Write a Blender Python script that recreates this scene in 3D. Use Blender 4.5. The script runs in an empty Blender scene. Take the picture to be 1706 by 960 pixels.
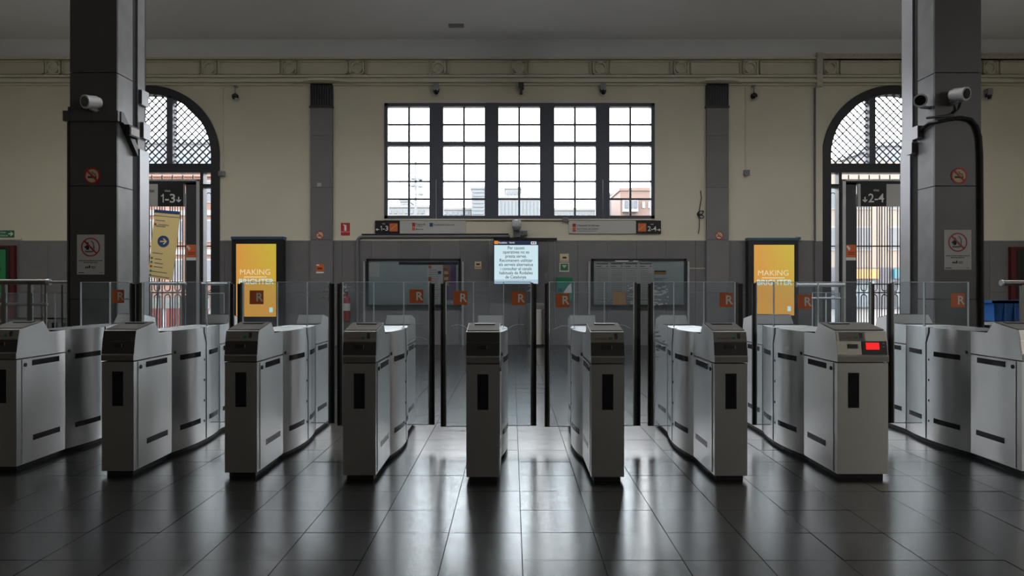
import bpy, math, random
from math import sin, cos, pi, sqrt, radians
random.seed(7)

# ------------------------------------------------------------------ camera, sky, light, exposure
SC = bpy.context.scene
COL = SC.collection
F = 1196.0            # focal length in pixels of a 1706 x 960 frame
CX, CY = 853.5, 477.0
H = 1.31              # eye height
cam_d = bpy.data.cameras.new('camera')
cam_d.sensor_fit = 'HORIZONTAL'; cam_d.sensor_width = 36.0
cam_d.lens = 36.0 * F / 1706.0
cam_d.shift_y = -3.0 / 1706.0
cam_d.clip_end = 500
cam = bpy.data.objects.new('camera', cam_d); COL.objects.link(cam)
cam.location = (0, 0, H); cam.rotation_euler = (pi / 2, 0, 0)
SC.camera = cam

SKY = 12.0
world = bpy.data.worlds.new('overcast_sky'); SC.world = world
world.use_nodes = True
bgn = world.node_tree.nodes['Background']
bgn.inputs['Color'].default_value = (0.985, 0.985, 1.0, 1)
bgn.inputs['Strength'].default_value = SKY

SC.view_settings.view_transform = 'Standard'
SC.view_settings.look = 'None'
SC.view_settings.gamma = 1.0
SC.view_settings.use_curve_mapping = False
SC.view_settings.exposure = 0.0

def portal(name, loc, rot, sx, sy):
    l = bpy.data.lights.new(name, 'AREA'); l.shape = 'RECTANGLE'; l.size = sx; l.size_y = sy
    l.cycles.is_portal = True
    o = bpy.data.objects.new(name, l); COL.objects.link(o); o.location = loc; o.rotation_euler = rot

# room: x from RX0 to RX1, y from RY0 to RYB (window wall), ceiling RZ
RX0, RX1, RY0, RYB, RZ = -12.6, 12.9, -7.0, 16.0, 6.73
FILL_ROOF = (-11.0, 11.3, 9.4, 10.3)        # unseen roof opening, added to light the back wall: x0, x1, y0, y1
FILL_SIDE = (-6.0, -2.8, 2.9, 5.4)         # unseen opening added behind the camera to brighten the right side: y0, y1, z0, z1
portal('window_daylight', (0.17, 16.75, 4.1), (-pi/2, 0, 0), 6.2, 2.7)
for cxp in (250, 1487):
    portal('door_daylight', ((cxp - CX) * 16 / F, 16.75, 2.9), (-pi/2, 0, 0), 3.2, 5.8)
portal('added_roof_daylight', ((FILL_ROOF[0] + FILL_ROOF[1]) / 2, (FILL_ROOF[2] + FILL_ROOF[3]) / 2, RZ + 0.35), (0, 0, 0), FILL_ROOF[1] - FILL_ROOF[0], FILL_ROOF[3] - FILL_ROOF[2])
portal('added_side_daylight', (RX1 + 0.5, (FILL_SIDE[0] + FILL_SIDE[1]) / 2, (FILL_SIDE[2] + FILL_SIDE[3]) / 2), (0, pi/2, 0), FILL_SIDE[3] - FILL_SIDE[2], FILL_SIDE[1] - FILL_SIDE[0])

# ------------------------------------------------------------------ helpers
def P(px, py, d):
    return ((px - CX) * d / F, d, H - (py - CY) * d / F)
def X(px, d=16.0): return (px - CX) * d / F
def Z(py, d=16.0): return H - (py - CY) * d / F

class MB:
    def __init__(s): s.v = []; s.f = []
    def add(s, v, f):
        n = len(s.v); s.v += [tuple(p) for p in v]; s.f += [[i + n for i in q] for q in f]; return s
    def box(s, x0, x1, y0, y1, z0, z1):
        return s.add([(x0,y0,z0),(x1,y0,z0),(x1,y1,z0),(x0,y1,z0),(x0,y0,z1),(x1,y0,z1),(x1,y1,z1),(x0,y1,z1)],
                     [(0,3,2,1),(4,5,6,7),(0,1,5,4),(1,2,6,5),(2,3,7,6),(3,0,4,7)])
    def _prism(s, a, b):
        n = len(a)
        return s.add(a + b, [list(range(n))[::-1], list(range(n, 2*n))] + [(i, (i+1) % n, n + (i+1) % n, n + i) for i in range(n)])
    def py(s, pts, y0, y1): return s._prism([(x, y0, z) for x, z in pts], [(x, y1, z) for x, z in pts])
    def px(s, pts, x0, x1): return s._prism([(x0, y, z) for y, z in pts], [(x1, y, z) for y, z in pts])
    def pz(s, pts, z0, z1): return s._prism([(x, y, z0) for x, y in pts], [(x, y, z1) for x, y in pts])
    def disc(s, cx, cz, r, y0, y1, n=24): return s.py([(cx + r*cos(2*pi*i/n), cz + r*sin(2*pi*i/n)) for i in range(n)], y0, y1)
    def ring(s, cx, cz, r0, r1, y0, y1, n=32, a0=0.0, a1=2*pi):
        full = abs(a1 - a0 - 2*pi) < 1e-6
        m = n if full else n + 1
        v = []
        for i in range(m):
            a = a0 + (a1 - a0) * i / n
            for r in (r0, r1):
                for y in (y0, y1): v.append((cx + r*cos(a), y, cz + r*sin(a)))
        f = []
        for i in range(n):
            a = 4*i; b = 4*((i+1) % m)
            f += [(a, a+2, b+2, b), (a+1, b+1, b+3, a+3), (a+2, a+3, b+3, b+2), (a, b, b+1, a+1)]
        if not full: f += [(0,1,3,2), (4*n, 4*n+2, 4*n+3, 4*n+1)]
        return s.add(v, f)
    def tube(s, pts, r, n=8, closed=False):
        from mathutils import Vector
        p = [Vector(q) for q in pts]; m = len(p); v = []; f = []
        prev = None
        for i in range(m):
            if closed: t = (p[(i+1) % m] - p[i-1])
            else: t = p[min(i+1, m-1)] - p[max(i-1, 0)]
            t.normalize()
            if prev is None:
                u = t.orthogonal().normalized()
            else:
                u = (prev - t * prev.dot(t)).normalized()
            prev = u; w = t.cross(u)
            for k in range(n):
                a = 2*pi*k/n; v.append(tuple(p[i] + (u*cos(a) + w*sin(a))*r))
        for i in range(m if closed else m-1):
            j = (i+1) % m
            for k in range(n): f.append((i*n+k, i*n+(k+1) % n, j*n+(k+1) % n, j*n+k))
        if not closed: f += [list(range(n))[::-1], list(range((m-1)*n, m*n))]
        return s.add(v, f)
    def lathe(s, prof, c=(0,0,0), n=20):
        v = []; f = []
        for r, z in prof:
            for k in range(n):
                a = 2*pi*k/n; v.append((c[0]+r*cos(a), c[1]+r*sin(a), c[2]+z))
        for i in range(len(prof)-1):
            for k in range(n): f.append((i*n+k, i*n+(k+1) % n, (i+1)*n+(k+1) % n, (i+1)*n+k))
        f += [list(range(n))[::-1], list(range((len(prof)-1)*n, len(prof)*n))]
        return s.add(v, f)
    def mesh(s, name, m, off=(0,0,0), smooth=False):
        me = bpy.data.meshes.new(name)
        me.from_pydata([(x-off[0], y-off[1], z-off[2]) for x, y, z in s.v], [], s.f)
        import bmesh
        bm = bmesh.new(); bm.from_mesh(me); bmesh.ops.recalc_face_normals(bm, faces=bm.faces); bm.to_mesh(me); bm.free()
        me.materials.append(m)
        if smooth:
            me.polygons.foreach_set('use_smooth', [True]*len(me.polygons))
            try: me.set_sharp_from_angle(angle=radians(35))
            except Exception: pass
        return me
    def build(s, name, m, parent=None, smooth=False, off=None):
        if off is None: off = ORG.get(parent.name, (0,0,0)) if parent else (0,0,0)
        o = bpy.data.objects.new(name, s.mesh(name, m, off, smooth)); COL.objects.link(o)
        if parent: o.parent = parent; ORG[o.name] = off
        if name in ('print_lines', 'residue'): o['kind'] = 'stuff'
        return o
ORG = {}
def B(*a): return MB().box(*a)
def tag(o, label, cat, group=None):
    o['label'] = label; o['category'] = cat
    if group: o['group'] = group
    return o
def thing(name, label, cat, loc, group=None):
    o = bpy.data.objects.new(name, None); COL.objects.link(o); o.location = loc; o.empty_display_size = 0.1
    ORG[o.name] = tuple(loc); return tag(o, label, cat, group)
def struct(o): o['kind'] = 'structure'; return o
def sroot(name, loc=(0,0,0)):
    o = bpy.data.objects.new(name, None); COL.objects.link(o); o.location = loc; ORG[o.name] = tuple(loc); return struct(o)
def piece(name, me, parent, loc=(0,0,0), rot=None):
    o = bpy.data.objects.new(name, me); COL.objects.link(o); o.parent = parent; o.location = loc
    if rot: o.rotation_euler = rot
    return o

TEXTS = []
def text(body, size, loc, m, parent, align='CENTER', bold=0.0, sx=1.0, name='lettering', lean=0.0):
    """lettering in a vertical plane facing the camera side (-y); loc = baseline point in the world"""
    TEXTS.append((body, size, loc, m, parent, align, bold, sx, name, lean))
def one(cx, z0, h, y, m, parent):
    """grotesque numeral 1 with a flag, h tall"""
    w = .13*h
    MB().py([(cx+.04*h, z0), (cx+.04*h+w, z0), (cx+.04*h+w, z0+h), (cx+.06*h, z0+h), (cx+.0*h, z0+.87*h), (cx-.16*h, z0+.80*h), (cx-.16*h, z0+.69*h), (cx+.04*h, z0+.74*h)], y, y+.003).build('numeral', m, parent)
def flush_texts():
    tmp = []
    for t in TEXTS:
        cu = bpy.data.curves.new('lettering', 'FONT'); cu.body = t[0]; cu.size = t[1]; cu.align_x = t[5]
        cu.offset = t[6] * t[1]; cu.extrude = 0.0008; cu.resolution_u = 3
        o = bpy.data.objects.new('lettering_tmp', cu); COL.objects.link(o); tmp.append(o)
    dg = bpy.context.evaluated_depsgraph_get(); dg.update()
    for t, o in zip(TEXTS, tmp):
        me = bpy.data.meshes.new_from_object(o.evaluated_get(dg))
        off = ORG.get(t[4].name, (0,0,0))
        for v in me.vertices:
            x, y, z = v.co
            v.co = (x*t[7] + t[9]*y + t[2][0] - off[0], -z + t[2][1] - off[1], y + t[2][2] - off[2])
        me.name = t[8]
        me.materials.clear(); me.materials.append(t[3])
        q = bpy.data.objects.new(t[8], me); COL.objects.link(q); q.parent = t[4]
    for o in tmp: 
        cu = o.data; bpy.data.objects.remove(o); bpy.data.curves.remove(cu)

# ------------------------------------------------------------------ materials
MATS = {}
def mat(name, col, rough=0.6, metal=0.0, var=0.12, scale=6.0, bump=0.0, bscale=40.0, stretch=(1,1,1), spec=0.5, ior=1.45, rvar=0.0, island=0.0, aniso=0.0):
    m = bpy.data.materials.new(name); m.use_nodes = True; nt = m.node_tree; N = nt.nodes; L = nt.links
    b = N['Principled BSDF']
    b.inputs['Metallic'].default_value = metal; b.inputs['Roughness'].default_value = rough
    b.inputs['Specular IOR Level'].default_value = spec; b.inputs['IOR'].default_value = ior
    tc = N.new('ShaderNodeTexCoord'); mp = N.new('ShaderNodeMapping'); mp.inputs['Scale'].default_value = stretch
    L.new(tc.outputs['Object'], mp.inputs['Vector'])
    nz = N.new('ShaderNodeTexNoise'); nz.inputs['Scale'].default_value = scale; nz.inputs['Detail'].default_value = 4
    L.new(mp.outputs['Vector'], nz.inputs['Vector'])
    mx = N.new('ShaderNodeMix'); mx.data_type = 'RGBA'
    mx.inputs['A'].default_value = tuple(c*(1-var) for c in col) + (1,)
    mx.inputs['B'].default_value = tuple(min(1, c*(1+var)) for c in col) + (1,)
    L.new(nz.outputs['Fac'], mx.inputs['Factor'])
    out = mx.outputs['Result']
    if island:
        oi = N.new('ShaderNodeObjectInfo'); hv = N.new('ShaderNodeHueSaturation')
        mr = N.new('ShaderNodeMapRange'); mr.inputs['To Min'].default_value = 1-island; mr.inputs['To Max'].default_value = 1+island
        L.new(oi.outputs['Random'], mr.inputs['Value']); L.new(mr.outputs['Result'], hv.inputs['Value'])
        L.new(out, hv.inputs['Color']); out = hv.outputs['Color']
    L.new(out, b.inputs['Base Color'])
    if rvar:
        mr = N.new('ShaderNodeMapRange'); mr.inputs['To Min'].default_value = rough-rvar; mr.inputs['To Max'].default_value = rough+rvar
        L.new(nz.outputs['Fac'], mr.inputs['Value']); L.new(mr.outputs['Result'], b.inputs['Roughness'])
    if bump:
        n2 = N.new('ShaderNodeTexNoise'); n2.inputs['Scale'].default_value = bscale; n2.inputs['Detail'].default_value = 3
        L.new(mp.outputs['Vector'], n2.inputs['Vector'])
        bp = N.new('ShaderNodeBump'); bp.inputs['Strength'].default_value = bump; bp.inputs['Distance'].default_value = 0.01
        L.new(n2.outputs['Fac'], bp.inputs['Height']); L.new(bp.outputs['Normal'], b.inputs['Normal'])
    if aniso:
        cz = N.new('ShaderNodeCombineXYZ'); cz.inputs[2].default_value = 1.0
        b.inputs['Anisotropic'].default_value = aniso; L.new(cz.outputs[0], b.inputs['Tangent'])
    MATS[name] = m
    return m
def emis(name, col, strength, col2=None, axis='Z', lo=0, hi=1):
    m = mat(name, (0.02, 0.02, 0.02), 0.3); nt = m.node_tree; b = nt.nodes['Principled BSDF']
    b.inputs['Emission Strength'].default_value = strength
    b.inputs['Emission Color'].default_value = col + (1,)
    if col2:
        tc = nt.nodes.new('ShaderNodeTexCoord'); nz = nt.nodes.new('ShaderNodeTexNoise'); nz.inputs['Scale'].default_value = 1.3
        nz.inputs['Detail'].default_value = 0
        sp = nt.nodes.new('ShaderNodeSeparateXYZ'); nt.links.new(tc.outputs['Generated'], sp.inputs[0])
        ad = nt.nodes.new('ShaderNodeMath'); ad.operation = 'MULTIPLY'
        nt.links.new(sp.outputs['X'], ad.inputs[0]); nt.links.new(sp.outputs['Z'], ad.inputs[1])
        r = nt.nodes.new('ShaderNodeValToRGB'); r.color_ramp.elements[0].position = 0.1; r.color_ramp.elements[1].position = 0.85
        r.color_ramp.elements[0].color = col + (1,); r.color_ramp.elements[1].color = col2 + (1,)
        nt.links.new(ad.outputs[0], r.inputs[0]); nt.links.new(r.outputs['Color'], b.inputs['Emission Color'])
    return m
def glass(name, tint, refl=1.0, haze=0.0, rough=0.0, hscale=3.0):
    m = bpy.data.materials.new(name); m.use_nodes = True; nt = m.node_tree; N = nt.nodes; L = nt.links
    N.remove(N['Principled BSDF']); out = N['Material Output']
    tr = N.new('ShaderNodeBsdfTransparent'); tr.inputs['Color'].default_value = tint + (1,)
    gl = N.new('ShaderNodeBsdfGlossy'); gl.inputs['Roughness'].default_value = rough
    fr = N.new('ShaderNodeFresnel'); fr.inputs['IOR'].default_value = 1.45
    mf = N.new('ShaderNodeMath'); mf.operation = 'MULTIPLY'; mf.inputs[1].default_value = refl
    L.new(fr.outputs[0], mf.inputs[0])
    mx = N.new('ShaderNodeMixShader'); L.new(mf.outputs[0], mx.inputs[0]); L.new(tr.outputs[0], mx.inputs[1]); L.new(gl.outputs[0], mx.inputs[2])
    last = mx
    if haze:
        tc = N.new('ShaderNodeTexCoord'); nz = N.new('ShaderNodeTexNoise'); nz.inputs['Scale'].default_value = hscale; nz.inputs['Detail'].default_value = 6
        nz.inputs['Roughness'].default_value = 0.7
        L.new(tc.outputs['Object'], nz.inputs['Vector'])
        mr = N.new('ShaderNodeMapRange'); mr.inputs['From Min'].default_value = 0.35; mr.inputs['From Max'].default_value = 0.75
        mr.inputs['To Min'].default_value = haze*0.25; mr.inputs['To Max'].default_value = haze*1.6
        L.new(nz.outputs['Fac'], mr.inputs['Value'])
        df = N.new('ShaderNodeBsdfDiffuse'); df.inputs['Color'].default_value = (0.72, 0.76, 0.80, 1)
        tl = N.new('ShaderNodeBsdfTranslucent'); tl.inputs['Color'].default_value = (0.72, 0.76, 0.80, 1)
        m2 = N.new('ShaderNodeMixShader'); m2.inputs[0].default_value = 0.5; L.new(df.outputs[0], m2.inputs[1]); L.new(tl.outputs[0], m2.inputs[2])
        m3 = N.new('ShaderNodeMixShader'); L.new(mr.outputs['Result'], m3.inputs[0]); L.new(mx.outputs[0], m3.inputs[1]); L.new(m2.outputs[0], m3.inputs[2])
        last = m3
    L.new(last.outputs[0], out.inputs['Surface'])
    return m

M_tile = mat('polished_dark_stone', (0.014, 0.0145, 0.017), 0.23, var=0.35, scale=9, bump=0.04, bscale=14, spec=0.5, ior=2.0, rvar=0.05, island=0.25)
M_grout = mat('floor_joint', (0.018, 0.018, 0.02), 0.8, var=0.2)
M_cream = mat('cream_plaster', (0.63, 0.585, 0.46), 0.75, var=0.06, scale=1.2, bump=0.05, bscale=8)
M_trim = mat('cream_moulding', (0.64, 0.60, 0.48), 0.7, var=0.05, scale=2)
M_ceil = mat('grey_ceiling_plaster', (0.80, 0.80, 0.80), 0.8, var=0.05, scale=0.7)
M_cove = mat('grey_cove_plaster', (0.74, 0.76, 0.78), 0.8, var=0.05, scale=0.7)
M_dado = mat('grey_stone_dado', (0.155, 0.15, 0.15), 0.45, var=0.14, scale=3, island=0.10)
M_pil = mat('grey_stone_pilaster', (0.17, 0.165, 0.165), 0.5, var=0.12, scale=3, island=0.08)
M_colm = mat('dark_stone_cladding', (0.085, 0.08, 0.078), 0.4, var=0.15, scale=3, island=0.1)
M_colside = mat('scuffed_grey_cladding', (0.20, 0.20, 0.205), 0.38, var=0.35, scale=5)
M_galv = mat('pale_metal_strip', (0.42, 0.43, 0.45), 0.4, 0.5, var=0.1, scale=4)
M_joint = mat('dark_joint', (0.02, 0.02, 0.02), 0.8)
M_black = mat('black_paint', (0.012, 0.012, 0.014), 0.4, var=0.2)
M_blackp = mat('black_plastic', (0.010, 0.010, 0.012), 0.5, var=0.2)
M_frame = mat('glare_tinted_frame', (0.072, 0.078, 0.102), 0.5, var=0.1)  # blue-grey lift stands in for window glare over the dark frames
M_doorf = mat('dark_door_paint', (0.018, 0.018, 0.021), 0.45, var=0.1)
M_doorp = mat('dark_door_leaf', (0.045, 0.045, 0.05), 0.35, var=0.1)
M_alu = mat('aluminium_profile', (0.55, 0.56, 0.58), 0.35, 0.6, var=0.08)
M_steel = mat('brushed_stainless', (0.66, 0.66, 0.66), 0.31, 1.0, var=0.035, scale=14, stretch=(0.3, 0.3, 12.0), aniso=0.94)
M_steelf = mat('satin_head_metal', (0.34, 0.32, 0.29), 0.36, 1.0, var=0.08, scale=5, rvar=0.05)
M_headdark = mat('dark_reader_face', (0.035, 0.033, 0.032), 0.42, var=0.15)
M_toppanel = mat('matte_top_panel', (0.15, 0.14, 0.125), 0.6, var=0.1, spec=0.25)
M_plate = mat('printed_reader_plate', (0.20, 0.19, 0.165), 0.5, var=0.12, scale=20)
M_strip = mat('black_sensor_window', (0.010, 0.010, 0.012), 0.22, var=0.1)
M_rubber = mat('black_rubber', (0.016, 0.015, 0.015), 0.6, var=0.2)
M_post = mat('bronze_door_edge', (0.12, 0.115, 0.11), 0.4, 0.6, var=0.2)
M_gleaf = glass('gate_glass', (0.905, 0.935, 0.945), 1.0, haze=0.05)
M_gwin = glass('window_glass', (0.94, 0.96, 0.97), 0.8)
M_gedge = mat('pale_glass_edge', (0.78, 0.88, 0.90), 0.25, var=0.1)
M_gwhite = mat('white_residue', (0.80, 0.83, 0.86), 0.6, var=0.1)
M_orange = mat('orange_sticker', (0.62, 0.14, 0.035), 0.5, var=0.08)
M_orangep = mat('faded_orange_sticker', (0.66, 0.42, 0.26), 0.6, var=0.1)
M_white = mat('white_print', (0.75, 0.75, 0.73), 0.6, var=0.05)
M_paper = mat('white_paper', (0.60, 0.58, 0.56), 0.7, var=0.06)
M_greyp = mat('pale_grey_sign', (0.48, 0.47, 0.44), 0.6, var=0.05)
M_red = mat('red_print', (0.45, 0.03, 0.03), 0.5, var=0.08)
M_redp = mat('red_painted_metal', (0.22, 0.015, 0.02), 0.35, var=0.1)
M_redd = mat('dark_red_machine', (0.085, 0.008, 0.010), 0.4, var=0.1)
M_rail = mat('dull_rail_steel', (0.22, 0.21, 0.20), 0.42, 0.9, var=0.1)
M_ink = mat('dark_ink', (0.03, 0.03, 0.035), 0.6)
M_inkgrey = mat('grey_ink', (0.18, 0.18, 0.19), 0.6)
M_navy = mat('navy_print', (0.03, 0.06, 0.16), 0.5)
M_yellow = mat('yellow_poster', (0.72, 0.56, 0.24), 0.55, var=0.06)
M_cream2 = mat('cream_sticker', (0.60, 0.52, 0.30), 0.6)
M_green = mat('green_sign', (0.02, 0.16, 0.06), 0.4, var=0.1)
M_teal = mat('teal_cabinet', (0.02, 0.20, 0.15), 0.4, var=0.1)
M_blue = mat('blue_plastic', (0.02, 0.13, 0.42), 0.35, var=0.1)
M_camw = mat('white_camera_plastic', (0.55, 0.55, 0.56), 0.4)
M_camg = mat('grey_camera_plastic', (0.25, 0.26, 0.27), 0.4)
M_lens = mat('dark_lens', (0.008, 0.008, 0.01), 0.08)
M_conduit = mat('grey_conduit', (0.16, 0.16, 0.165), 0.45, var=0.1)
M_duct = mat('peeling_cream_duct', (0.50, 0.46, 0.38), 0.7, var=0.35, scale=14)
M_cork = mat('board_backing', (0.44, 0.50, 0.50), 0.5, var=0.06)
M_purple = mat('purple_photo_print', (0.16, 0.09, 0.19), 0.5, var=0.7, scale=7)
M_brown = mat('brown_photo_print', (0.28, 0.14, 0.09), 0.5, var=0.6, scale=9)
M_scr_y = emis('lit_amber_screen', (0.60, 0.29, 0.05), 1.0, (0.52, 0.40, 0.04))
M_scr_w = emis('lit_white_screen', (0.60, 0.78, 0.84), 1.0)
M_scr_g = emis('lit_pale_footer', (0.42, 0.56, 0.68), 1.0)
M_scr_n = emis('lit_navy_header', (0.012, 0.02, 0.055), 1.0)
M_scr_o = emis('lit_orange_logo', (0.75, 0.25, 0.03), 1.0)
M_scr_t = emis('lit_white_text', (0.75, 0.75, 0.75), 1.0)
M_scr_c = emis('lit_cyan_text', (0.50, 0.78, 0.80), 1.0)
M_scr_k = emis('lit_outline_text', (0.78, 0.62, 0.36), 1.0)
M_scr_r = emis('lit_red_display', (0.95, 0.010, 0.012), 1.0)
M_scr_gr = emis('lit_green_display', (0.0, 0.045, 0.012), 1.0)
M_dot = mat('dark_screen_text', (0.03, 0.04, 0.07), 0.5)
M_iron = mat('wrought_iron', (0.020, 0.016, 0.017), 0.5, var=0.2)
M_pave = mat('street_paving', (0.088, 0.082, 0.080), 0.8, var=0.15, scale=2)
M_brick = mat('orange_brick_facade', (0.123, 0.066, 0.049), 0.8, var=0.15, scale=3)
M_brick2 = mat('pale_red_brick_facade', (0.128, 0.085, 0.072), 0.8, var=0.15, scale=3)
M_beige = mat('beige_facade', (0.133, 0.111, 0.093), 0.8, var=0.08, scale=1)
M_pale = mat('pale_grey_facade', (0.128, 0.133, 0.137), 0.8, var=0.06, scale=1)
M_pale2 = mat('whitish_facade', (0.144, 0.144, 0.141), 0.8, var=0.06, scale=1)
M_paleg = mat('blue_grey_glazing', (0.093, 0.108, 0.121), 0.5, var=0.15, scale=1)
M_wind = mat('facade_window', (0.056, 0.062, 0.072), 0.4, var=0.3, scale=2)
M_windw = mat('white_window_frame', (0.154, 0.154, 0.154), 0.6)
M_shop = mat('shop_front', (0.036, 0.038, 0.047), 0.4, var=0.5, scale=1.5)
M_shopb = mat('shop_sign_blue', (0.013, 0.082, 0.108), 0.5)
M_barr = mat('red_barrier_plastic', (0.154, 0.018, 0.013), 0.5)
M_barw = mat('white_barrier_plastic', (0.154, 0.154, 0.159), 0.5)
M_hill = mat('hazy_treeline', (0.46, 0.50, 0.47), 0.9, var=0.1, scale=0.3)

# ------------------------------------------------------------------ floor: slab and stone tiles
TS = 0.384; TX0 = 0.049; TY0 = 3.429
floor = struct(B(RX0, RX1, RY0, RYB + 0.6, -0.30, -0.006).build('floor', M_grout))
g = 0.0022
tme = B(-TS/2 + g, TS/2 - g, -TS/2 + g, TS/2 - g, -0.012, 0.0).mesh('floor_tile', M_tile)
far = MB()
def in_view(cx, cy):
    return 3.04 < cy < 7.70 and abs(cx) - TS/2 < 0.7135 * (cy + TS/2)
ix0 = int(math.floor((RX0 - TX0)/TS)); ix1 = int(math.ceil((RX1 - TX0)/TS))
iy0 = int(math.floor((RY0 - TY0)/TS)); iy1 = int(math.ceil((RYB + 0.5 - TY0)/TS))
for iy in range(iy0, iy1):
    for ix in range(ix0, ix1):
        cx = TX0 + (ix + .5)*TS; cy = TY0 + (iy + .5)*TS
        if in_view(cx, cy):
            piece('floor_tile', tme, floor, (cx, cy, random.uniform(-.0006, .0006)), (random.gauss(0, .0022), random.gauss(0, .0022), 0))
        else:
            x0 = max(RX0, cx - TS/2 + g); x1 = min(RX1, cx + TS/2 - g); y0 = max(RY0, cy - TS/2 + g); y1 = min(RYB + 0.55, cy + TS/2 - g)
            if x1 > x0 and y1 > y0:
                ta, tb = random.gauss(0, .0022), random.gauss(0, .0022)
                n = len(far.v); z = lambda x, y: (x - cx)*ta + (y - cy)*tb
                far.v += [(x0,y0,z(x0,y0)),(x1,y0,z(x1,y0)),(x1,y1,z(x1,y1)),(x0,y1,z(x0,y1)),
                          (x0,y0,-.01),(x1,y0,-.01),(x1,y1,-.01),(x0,y1,-.01)]
                far.f += [[n,n+1,n+2,n+3],[n,n+4,n+5,n+1],[n+1,n+5,n+6,n+2],[n+2,n+6,n+7,n+3],[n+3,n+7,n+4,n]]
fo = far.build('floor_tiles_beyond', M_tile, floor); fo['kind'] = 'stuff'

# ------------------------------------------------------------------ walls and ceiling
WT = 0.42
WX0, WX1 = X(641), X(1091); WZ0, WZ1 = Z(365), Z(172)
ARC = [X(250), X(1487)]; AR = 1.565; AZ = Z(260)
wb = MB()
def wbox(x0, x1, z0, z1): wb.box(x0, x1, RYB, RYB + WT, z0, z1)
xs = [RX0, ARC[0]-AR, ARC[0]+AR, WX0, WX1, ARC[1]-AR, ARC[1]+AR, RX1]
wbox(xs[0], xs[1], 0, RZ+.3); wbox(xs[2], xs[3], 0, RZ+.3); wbox(xs[4], xs[5], 0, RZ+.3); wbox(xs[6], xs[7], 0, RZ+.3)
wbox(WX0, WX1, 0, WZ0); wbox(WX0, WX1, WZ1, RZ+.3)
for c in ARC:
    n = 36
    for i in range(n):
        a0 = pi - pi*i/n; a1 = pi - pi*(i+1)/n
        xa, xb = c + AR*cos(a0), c + AR*cos(a1)
        wb.py([(xa, AZ + AR*sin(a0)), (xb, AZ + AR*sin(a1)), (xb, RZ+.3), (xa, RZ+.3)], RYB, RYB + WT)
wall_back = struct(wb.build('wall_back', M_cream))
struct(B(RX0-.3, RX0, RY0-.3, RYB+WT, 0, RZ+.3).build('wall_left', M_cream))
wr = MB(); q = FILL_SIDE
wr.box(RX1, RX1+.3, RY0-.3, q[0], 0, RZ+.3); wr.box(RX1, RX1+.3, q[1], RYB+WT, 0, RZ+.3); wr.box(RX1, RX1+.3, q[0], q[1], 0, q[2]); wr.box(RX1, RX1+.3, q[0], q[1], q[3], RZ+.3)
struct(wr.build('wall_right', M_cream))
struct(B(RX0, RX1, RY0-.3, RY0, 0, RZ+.3).build('wall_front', M_cream))
struct(B(RX0, RX1, RY0, RY0+.04, 0, 2.3).build('trim_1', M_dado))
ce = MB(); s = FILL_ROOF
ce.box(RX0, s[0], RY0, RYB, RZ, RZ+.3); ce.box(s[1], RX1, RY0, RYB, RZ, RZ+.3)
ce.box(s[0], s[1], RY0, s[2], RZ, RZ+.3); ce.box(s[0], s[1], s[3], RYB, RZ, RZ+.3)
ceiling = struct(ce.build('ceiling', M_ceil))

# cove and cornice
struct(MB().px([(RYB, Z(98)), (RYB-.05, Z(98)), (RYB-.07, Z(96)), (RYB-.13, Z(82)), (RYB-.25, RZ), (RYB, RZ)], RX0, RX1).build('trim_2', M_cove, smooth=True))
cor = struct(MB().box(RX0, RX1, RYB-.03, RYB, Z(128), Z(99)).build('trim_3', M_trim))
for z0, z1, dp in ((Z(101), Z(98), .12), (Z(131), Z(127.5), .13), (Z(135.5), Z(131.8), .09), (Z(139.5), Z(136.2), .14), (Z(143), Z(140.2), .07)):
    B(RX0, RX1, RYB-dp, RYB, z0, z1).build('moulding', M_trim, cor)
RND = [-42, 92, 220, 351, 484, 596, 731, 865, 1000, 1134, 1249, 1382, 1515, 1647, 1780]
zt, zb = Z(103), Z(125.5); zc = (zt+zb)/2; hs = (zt-zb)/2; yf = RYB - .03
def rim(mb, x0, x1, z0, z1, w, y0, y1):
    mb.box(x0, x1, y0, y1, z1-w, z1); mb.box(x0, x1, y0, y1, z0, z0+w); mb.box(x0, x0+w, y0, y1, z0, z1); mb.box(x1-w, x1, y0, y1, z0, z1); return mb
for i, p in enumerate(RND):
    x = X(p)
    rim(MB(), x-hs*1.06, x+hs*1.06, zb, zt, .026, yf-.06, yf).build('roundel_frame', M_trim, cor)
    MB().ring(x, zc, hs*.64, hs*.86, yf-.06, yf, 28).build('roundel', M_trim, cor, smooth=True)
    if i < len(RND)-1:
        x0 = x + hs*1.06 + .05; x1 = X(RND[i+1]) - hs*1.06 - .05
        rim(MB(), x0, x1, zb, zt, .026, yf-.06, yf).build('frieze_panel', M_trim, cor)

# dado of stone panels
DZ = Z(401); JZ = Z(487.5); DP = .655
dx = X(669) - DP*40
gaps = [(c-AR, c+AR) for c in ARC]
while dx < RX1:
    x0, x1 = max(dx, RX0), min(dx + DP, RX1); dx += DP
    segs = [(x0, x1)]
    for a, b in gaps:
        ns = []
        for u, v in segs:
            if v <= a or u >= b: ns.append((u, v)); continue
            if u < a: ns.append((u, a))
            if v > b: ns.append((b, v))
        segs = ns
    for u, v in segs:
        if v - u > .06:
            for z0, z1 in ((.002, JZ), (JZ, DZ)):
                B(u+.004, v-.004, RYB-.022, RYB, z0+.003, z1-.003).build('dado_panel', M_dado, wall_back)
MB().box(X(368), X(1369), RYB-.028, RYB, DZ, DZ+.035).build('dado_cap', M_trim, wall_back)

for p_, q_ in ((443, 372), (447, 238), (1137, 371), (1290, 372), (1285, 237)):
    MB().disc(X(p_), Z(q_), .06, RYB-.006, RYB, 20).build('blanking_plate', M_trim, wall_back)

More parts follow.
